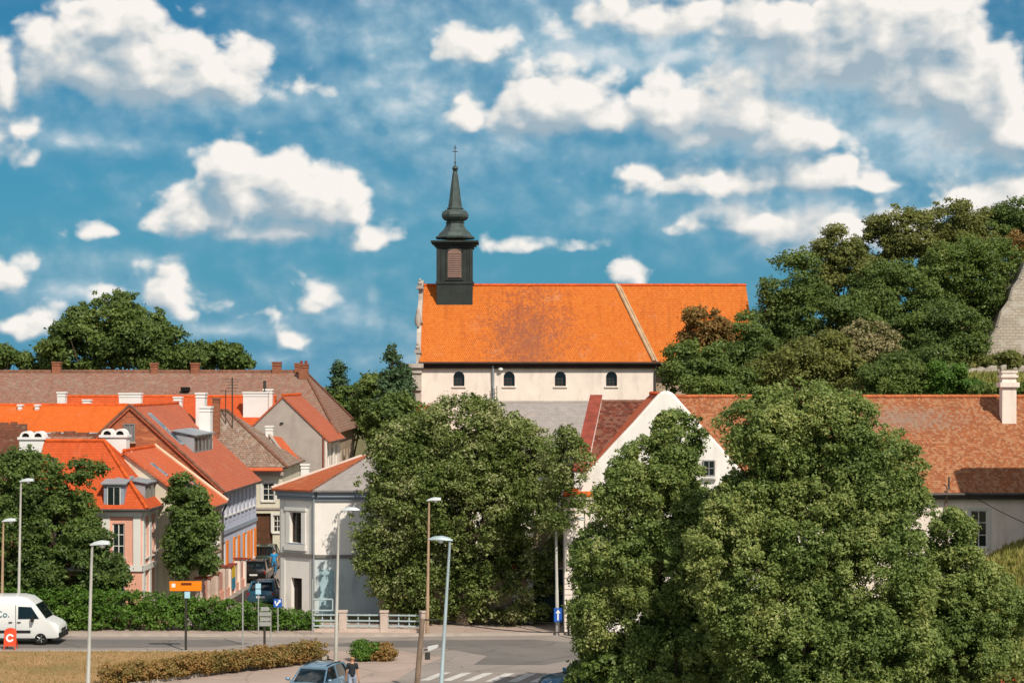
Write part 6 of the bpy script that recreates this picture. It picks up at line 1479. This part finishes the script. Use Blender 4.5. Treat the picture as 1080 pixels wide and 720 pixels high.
# ---- vehicles ---------------------------------------------------------------------
van('white delivery van with teal lettering passing the green hedge', (PX(70, 100.4)-3.35, 101.3, .018), R(-90)).scale = (.95, 1, .935)
cp = lambda n, c: pbr(n, c, .28, metal=.35, var=.03, bump=0, spec=.5, coat=.6)
car('silver blue hatchback with roof rails driving up beside the lawn', (PX(335, 83.6), 83.2, .01), R(162), cp('paint_silverblue', '#6f8ea2'), cat='car')
car('blue hatchback half hidden by the bright green bush', (PX(619, 84.5), 84.6, .012), R(97), cp('paint_blue', '#3f6f92'), cat='car')
car('dark blue car parked at the mouth of the side street', (PX(281, 119), 119.3, .015), R(-4), cp('paint_darkblue', '#2f6076'), cat='car')
car('small black car parked by the end of the picket fence', (PX(272.5, 132.6), 132.6, .015), R(-2), cp('paint_black', '#23211f'), cat='car')
car('dark green off-road car farthest up the side street', (PX(281, 139.6), 140.2, .015), R(-2), cp('paint_darkgreen', '#33463f'), cat='car', H=1.85, L=4.1, suv=True)

# ---- people -----------------------------------------------------------------------
t = person('person in dark t-shirt and pale jeans walking away beside the silver blue car', (PX(371.5, 83.8), 83.8, .01), R(8), pbr('shirt_dark', '#25282c', .85, bump=0), pbr('jeans_pale', '#9aa3b4', .85, bump=0), pbr('hair_fair', '#a8875a', .8, bump=0))
b = thing('shoulder_bag', 'dark bag hanging from the hand of the walking person', 'bag', (PX(371.5, 83.8)+.29, 83.76, .26)); m = MB()
m.lathe([(.02, 0), (.10, .02), (.12, .18), (.09, .32), (.03, .36)], (0, 0, 0), 10); m.build('pouch', M_black, b, smooth=True); m = MB(); m.tube([(-.05, 0, .34), (0, 0, .47), (.05, 0, .34)], .012, 6); m.build('strap', M_black, b)
person('person in bright blue jacket walking up the side street', (PX(289, 136.4), 136.4, .015), R(4), pbr('jacket_blue', '#2c86b8', .8, bump=0), pbr('trousers_blue', '#3a78a0', .85, bump=0), pbr('hair_dark', '#2a211c', .8, bump=0), stride=.12)

# ---- hedges -------------------------------------------------------------------------
def hedge_lobes(x0, x1, y, top, step=.8, d=.55):
    lb = []; x = x0
    while x < x1:
        h = top(x); r = random.Random(int(x*50))
        lb.append((x, y+r.uniform(-.15, .15), h*.62, step*.75, d, h*.40*r.uniform(.97, 1.03))); lb.append((x+.3, y+r.uniform(-.1, .1), h*.28, step*.75, d*1.15, h*.34)); x += step
    return lb
th = lambda x: float(np.interp(x, [-60, -22.5, -19, -16.5, -13, -10.6], [2.25, 2.15, 1.95, 1.75, 1.25, .8]))
core = MB()
for i in range(60): x = -44+i*.56; core.tube([(x, 0, 0), (x+.1, .1, th(x)*.8)], .04, 5)
leafy('hedge', 'long green leafy hedge along the far side of the road', 'hedge', [(a, b, c, d, e, f) for a, b, c, d, e, f in hedge_lobes(-44, -10.7, 0, th)], M_hedge, 95000, .16, .27, 21, base=(0, 106.7, 0), core=core)
def hedge_line(label, a, b, h, w, mat, n, seed, leaf=.12):
    a, b = Vector(a), Vector(b); k = max(2, int((b-a).length/.42)); rng = random.Random(seed); lb = []; core = MB()
    for i in range(k):
        p = a.lerp(b, (i+.5)/k)-a; r = rng.uniform(.88, 1.1); lb.append((p.x, p.y, h*.52*r, .52, w/2, h*.48*r)); core.tube([p, p+Vector((.06, .03, h*.8))], .03, 5); core.tube([p+Vector((.2, .1, 0)), p+Vector((.26, .0, h*.7))], .02, 5)
    leafy('hedge', label, 'hedge', lb, mat, n, leaf, .24, seed, base=tuple(a), core=core)
hedge_line('low browning hedge along the edge of the dry lawn', (-17.6, 86.6, .1), (-9.1, 94.5, .1), .85, .9, M_browning, 30000, 22)
hedge_line('short clipped hedge turning brown beyond the walking person', (PX(377, 94.8), 94.9, .0), (PX(394, 94.8), 94.9, .0), .8, .9, M_hedge, 5000, 23)
hedge_line('rust brown end bush beside the clipped green hedge', (PX(396, 94.9), 95.0, .0), (PX(409, 94.9), 95.0, .0), .78, .85, M_browning, 4000, 24)

# ---- trees ----------------------------------------------------------------------------
tree_kw = dict(limbs=9)
ptree('big round linden with pale leaf tips at the roadside', 108.8, 0, [(488, 474, 70, 52), (494, 450, 44, 30), (430, 474, 38, 32), (542, 474, 34, 32), (480, 530, 80, 60), (446, 488, 50, 44), (440, 508, 55, 52), (532, 496, 58, 52), (424, 560, 48, 56), (486, 560, 72, 70), (552, 556, 44, 58), (592, 482, 24, 32, -5.5), (590, 522, 22, 30, -5.2), (455, 616, 62, 44), (530, 622, 56, 42), (408, 592, 32, 38), (535, 655, 22, 14)], M_linden, flat=.9, depth=.62, seed=31, basex=488, n=240000, leaf=.175, csize=.46, trunk=.36, **tree_kw)
ptree('near leafy tree covering the front of the white gabled house', 80.0, 0, [(714, 466, 30, 30), (692, 496, 44, 32), (664, 526, 36, 38), (736, 540, 30, 28), (705, 545, 46, 50), (690, 600, 60, 50), (636, 592, 34, 38), (725, 610, 66, 60), (665, 655, 48, 46), (720, 700, 70, 50), (632, 650, 28, 40)], M_walnut, depth=.85, seed=32, basex=690, n=250000, leaf=.14, csize=.38, flat=.95, trunk=.25, **tree_kw)
ptree('tallest near tree standing before the tiled wing', 76.0, 0, [(806, 452, 46, 40), (838, 440, 46, 36), (872, 452, 48, 42), (884, 496, 52, 50), (930, 498, 42, 42), (944, 548, 36, 46), (814, 500, 36, 48), (800, 545, 44, 50), (915, 530, 50, 48), (850, 565, 76, 66), (780, 600, 56, 60), (912, 610, 66, 60), (830, 670, 86, 54), (925, 680, 60, 48), (860, 730, 90, 40), (778, 556, 34, 48)], M_walnut, depth=.85, seed=33, basex=850, n=400000, leaf=.14, csize=.4, flat=.95, trunk=.33, **tree_kw)
ptree('smaller near tree below the end window of the tiled wing', 79.0, .3, [(1002, 566, 22, 28), (1008, 618, 40, 44), (980, 645, 48, 54), (1046, 650, 38, 50), (1010, 690, 60, 40)], M_walnut, depth=.85, seed=34, basex=1005, n=140000, leaf=.14, csize=.38, flat=.95, trunk=.2, **tree_kw)
leafy('bush', 'bright green bush at the bottom edge before the blue hatchback', 'bush', [(0, 0, 1.3, 1.3, 1.0, 1.2), (1.1, .2, 1.0, 1.1, 1.0, 1.0), (-.8, .1, .9, .9, .8, .9)], M_bright, 15000, .2, .42, 35, base=(PX(642, 80), 80.5, 0))
leafy('bush', 'dense low bush beneath the tallest near tree', 'bush', [(0, 0, 1.0, 2.0, 1.2, 1.1), (2.2, .2, .9, 1.8, 1.2, 1.0), (-2.4, .2, .8, 1.6, 1.0, .9)], M_walnut, 22000, .19, .45, 36, base=(PX(930, 74), 74, 0))
leafy('bush', 'olive bush at the foot of the grassy bank', 'bush', [(0, 0, .9, 1.5, 1.2, 1.1), (1.8, .4, 1.0, 1.4, 1.2, 1.0)], M_olive, 14000, .18, .42, 37, base=(PX(1050, 82), 82, hz(PX(1050, 82), 82)))
def roses():
    t = thing('flowering_bush', 'low bush with red flowers at the corner below the bank', 'bush', (PX(1062, 76), 76, 0)); rng = np.random.default_rng(3)
    cs, rs = clumps_for([(0, 0, 1.2, 1.0, .8, .9)], rng, .35); p, n, s = leaves_at(cs, rs, 5000, .15, rng)
    o = bpy.data.objects.new('foliage', leaf_mesh('foliage', p, n, s, M_olive, rng)); COL.objects.link(o); o.parent = t
    M_petal = pbr('petal_red', '#b8452c', .7, var=.2, bump=0)
    for i in rng.choice(np.where((p[:, 1] < -.2) & (p[:, 2] > 1.0))[0], 14, False):
        p2 = p[i]+n[i]*.05+rng.normal(0, .05, (10, 3)); n2 = rng.normal(size=(10, 3)); n2 /= np.linalg.norm(n2, axis=1, keepdims=True)
        o = bpy.data.objects.new('flower', leaf_mesh('flower', p2, n2, np.full(10, .13), M_petal, rng, .8)); COL.objects.link(o); o.parent = t
roses()
def marigold():
    t = thing('flowering_bush', 'shrub with orange yellow blossoms under the near leafy tree', 'bush', (PX(626, 84), 84, 0)); rng = np.random.default_rng(9)
    cs, rs = clumps_for([(0, 0, 1.5, .35, .35, .5)], rng, .2); p, n, s = leaves_at(cs, rs, 600, .14, rng); z0 = PZ(683, 84)-1.5; p[:, 2] += z0
    o = bpy.data.objects.new('blossom', leaf_mesh('blossom', p, n, s, pbr('petal_orange', '#d98a12', .7, var=.2, bump=0), rng, .8)); COL.objects.link(o); o.parent = t
    m = MB()
    for q in range(5): m.tube([(.05*q-.1, 0, 0), (.1*q-.2, 0, 1.5+z0)], .015, 5)
    m.build('stems', M_bark, t)
marigold()
ptree('dark leafy garden tree spreading before the pink corner house', 108.6, 0, [(32, 512, 34, 36), (6, 520, 34, 42), (58, 560, 44, 40), (8, 575, 40, 50), (92, 572, 22, 24), (70, 604, 58, 30), (112, 608, 26, 18), (92, 496, 18, 9), (78, 522, 18, 20), (32, 482, 18, 12)], M_darktree, seed=41, basex=45, n=95000, leaf=.2, csize=.5, trunk=.28)
ptree('small dark tree between pink house and salmon tiled house', 113.6, 0, [(197, 530, 20, 20), (208, 553, 20, 22), (194, 565, 16, 24), (208, 578, 17, 20), (188, 592, 10, 14), (218, 562, 10, 14), (188, 512, 9, 10), (212, 596, 12, 9)], M_darktree, seed=42, basex=195, n=26000, leaf=.22, csize=.5, trunk=.14)
# behind the long brown roof
ptree('largest round tree above the long brown roof', 205, 0, [(120, 350, 48, 38), (88, 366, 38, 26), (152, 362, 34, 28), (60, 378, 18, 16), (172, 384, 18, 12)], M_oak, seed=51, basex=118, n=42000, leaf=.42, csize=1.1, trunk=.5)
ptree('low bushy tree next to the chimney of the long brown roof', 205, 0, [(203, 379, 24, 14), (186, 386, 16, 10)], M_oak, seed=52, n=9000, leaf=.4, csize=.9, trunk=.25)
ptree('low flat tree at the end of the brown ridge', 205, 0, [(236, 378, 22, 13), (252, 384, 14, 8)], M_darktree, seed=53, n=9000, leaf=.4, csize=.9, trunk=.25)
ptree('tree showing a rounded top at the far end of the brown ridge', 206, 0, [(6, 380, 12, 12), (-14, 384, 18, 14)], M_oak, seed=54, n=8000, leaf=.4, csize=.9, trunk=.25)
ptree('thin pointed little tree above the brown ridge', 206, 0, [(27, 386, 5, 12), (38, 390, 8, 7)], M_oak, seed=55, n=3500, leaf=.36, csize=.6, trunk=.15)
def conifer(label, px, Y, ytop, ybase, w, seed, n=7000, name='conifer', mat=None):
    rng = np.random.default_rng(seed); zt, zb = PZ(ytop, Y), PZ(ybase, Y); b0 = 0.0; H = zt; W = w/2*Y/F; X = PX(px, Y)
    lb = []
    for k in range(14):
        u = k/13; z = zb+(zt-zb)*u*.97; r = W*(1-u)**.8+.12; lb.append((rng.normal()*W*.1, rng.normal()*W*.1, z, r, r, max(.5, (zt-zb)/13*.75)))
    return tree(label, (X, Y, b0), lb, mat or M_fir, n=n, leaf=.36, csize=.55, trunk=.22, seed=seed, name=name, limbs=3, droop=.3, trunk_frac=.9)
conifer('slim dark cypress beyond the hipped brown roof', 357, 200, 384, 425, 22, 61, 4000, 'cypress')
conifer('tall spreading fir beside the church front', 414, 178, 365, 455, 44, 62, 12000)
conifer('shorter fir behind the tall one by the church', 428, 184, 392, 450, 26, 63, 7000)
ptree('dark broadleaf tree between cypress and fir', 186, 0, [(392, 418, 20, 20), (398, 440, 26, 22)], M_oak, seed=64, n=10000, leaf=.36, csize=.8, trunk=.25)
ptree('dense low tree under the slim cypress', 192, 0, [(370, 422, 16, 16), (382, 440, 22, 18), (352, 424, 12, 10)], M_darktree, seed=65, n=8000, leaf=.36, csize=.8, trunk=.25)
ptree('green tree filling the gap left of the church plinth', 172, 0, [(420, 440, 26, 26), (404, 450, 22, 26)], M_oak, seed=66, n=9000, leaf=.34, csize=.8, trunk=.25)
# beside the church
def hill(label, Y, lobes, mat, seed, **kw):
    xs = sum(l[0] for l in lobes)/len(lobes); X = PX(xs, Y); a = dict(n=16000, leaf=.36, csize=.95, trunk=.3); a.update(kw); a['n'] = int(a['n']*1.35); a['leaf'] *= .84; a['csize'] *= 1.12; a['dens'] = .8
    ptree(label, Y, hz(X, Y)-.1, lobes, mat, seed=seed, **a)
hill('reddish sparse tree crown against the orange church roof', 172, [(745, 342, 22, 16), (738, 356, 18, 12), (760, 352, 14, 12)], M_redtree, 71, n=6500, leaf=.34, csize=.75)
hill('dark dense tree in front of the church choir wall', 170, [(740, 385, 34, 28), (722, 400, 20, 18), (762, 396, 30, 28)], M_oak, 72, n=18000)
hill('round dark tree overlapping the far end of the church roof', 176, [(785, 360, 26, 26), (802, 384, 30, 28), (778, 392, 24, 22)], M_oak, 73, n=15000)
hill('bright green bush at the feet of the church trees', 158, [(740, 410, 24, 10), (765, 414, 24, 10)], M_bright, 74, n=5000, leaf=.3, csize=.6, trunk=.12)
# wooded hill
hill('dark airy tree at the edge of the hill wood next to the church', 190, [(836, 302, 30, 36), (850, 340, 38, 36), (824, 332, 22, 20), (862, 372, 30, 26), (838, 364, 24, 22)], M_oak, 81, n=24000)
hill('olive drooping tree behind the dark airy one', 200, [(884, 272, 24, 28), (896, 305, 30, 40), (872, 300, 16, 26)], M_olive, 82, n=18000)
hill('tall domed tree on the crest of the hill', 214, [(950, 246, 32, 26), (926, 262, 22, 24), (962, 276, 34, 34)], M_olive, 83, n=20000)
hill('broad olive tree on the skyline beside the domed tree', 220, [(1000, 238, 30, 24), (1022, 232, 22, 18), (1018, 262, 36, 30)], M_olive, 84, n=20000)
hill('dark tree at the top of the fortress slope', 222, [(1072, 232, 26, 22), (1050, 246, 22, 24), (1090, 250, 26, 30)], M_oak, 85, n=16000)
hill('lush green tree directly beside the stone bastion', 204, [(1012, 292, 42, 36), (1038, 300, 26, 40), (1006, 330, 40, 34), (1052, 276, 20, 22)], M_bright, 86, n=26000)
hill('dark green tree in the heart of the hill wood', 196, [(938, 310, 36, 36), (966, 318, 32, 36), (930, 346, 36, 30)], M_oak, 87, n=24000)
hill('shady tree below the lush one in the hill wood', 192, [(992, 350, 36, 32), (1016, 360, 26, 26), (972, 362, 26, 28)], M_oak, 88, n=18000)
hill('pale blossoming tree in front of the hill wood', 178, [(916, 358, 22, 22), (932, 372, 22, 20), (906, 384, 26, 22), (928, 396, 22, 16)], M_flower, 89, n=14000, leaf=.32, csize=.8)
hill('wide grey-green shrub tree at the foot of the hill wood', 172, [(846, 384, 32, 22), (872, 378, 28, 20), (820, 394, 28, 18), (884, 398, 30, 18)], M_olive, 90, n=18000)
hill('mid green tree tucked under the olive drooping tree', 186, [(890, 344, 28, 26), (912, 332, 22, 24)], M_oak, 91, n=12000)
hill('ivy covered mound above the tiled wing ridge', 160, [(958, 400, 20, 18), (944, 410, 18, 12)], M_bright, 92, n=9000, leaf=.28, csize=.6, trunk=.15)
hill('round ivy bush next to the ruined stone wall', 160, [(998, 399, 20, 16), (1012, 410, 16, 9), (982, 410, 14, 10)], M_hedge, 93, n=9000, leaf=.28, csize=.6, trunk=.15)
hill('thicket in the shadow behind the ivy mounds', 168, [(962, 392, 30, 16), (930, 406, 30, 16), (990, 384, 26, 14)], M_oak, 94, n=12000, trunk=.15)
hill('dry scrub growing at the foot of the stone bastion', 188, [(1056, 382, 20, 6), (1078, 382, 18, 8)], M_olive, 95, n=8000, leaf=.3, csize=.6, trunk=.1)
hill('dense green bush behind the pale chimney of the wing', 150, [(1050, 417, 30, 7), (1085, 412, 22, 9)], M_bright, 96, n=7000, leaf=.3, csize=.6, trunk=.12)
hill('ochre tinted shrub on top of the bastion slope', 212, [(1078, 258, 18, 14), (1096, 262, 22, 18)], M_redtree, 97, n=6000, leaf=.32, csize=.7, trunk=.15)
leafy('bush', 'shady bush under the trunk of the near leafy tree', 'bush', [(0, 0, 1.1, 1.8, 1.3, 1.2), (2.0, .3, 1.2, 1.7, 1.2, 1.2), (-1.4, .2, .8, 1.2, 1.0, .9)], M_oak, 22000, .19, .42, 38, base=(PX(700, 83), 83.5, 0))
leafy('bush', 'tall bush between the two largest near trees', 'bush', [(0, 0, 1.4, 2.0, 1.3, 1.5), (2.4, .3, 1.2, 1.7, 1.2, 1.2), (-1.8, .2, 1.2, 1.4, 1.2, 1.2)], M_walnut, 26000, .19, .42, 39, base=(PX(775, 86), 86, 0))
leafy('bush', 'broad bush rising before the grassy bank', 'bush', [(0, 0, 1.4, 2.0, 1.3, 1.5), (2.8, .3, 1.4, 2.0, 1.2, 1.3), (-2.2, .2, 1.2, 1.8, 1.2, 1.2)], M_oak, 26000, .19, .42, 40, base=(PX(900, 88), 88, 0))
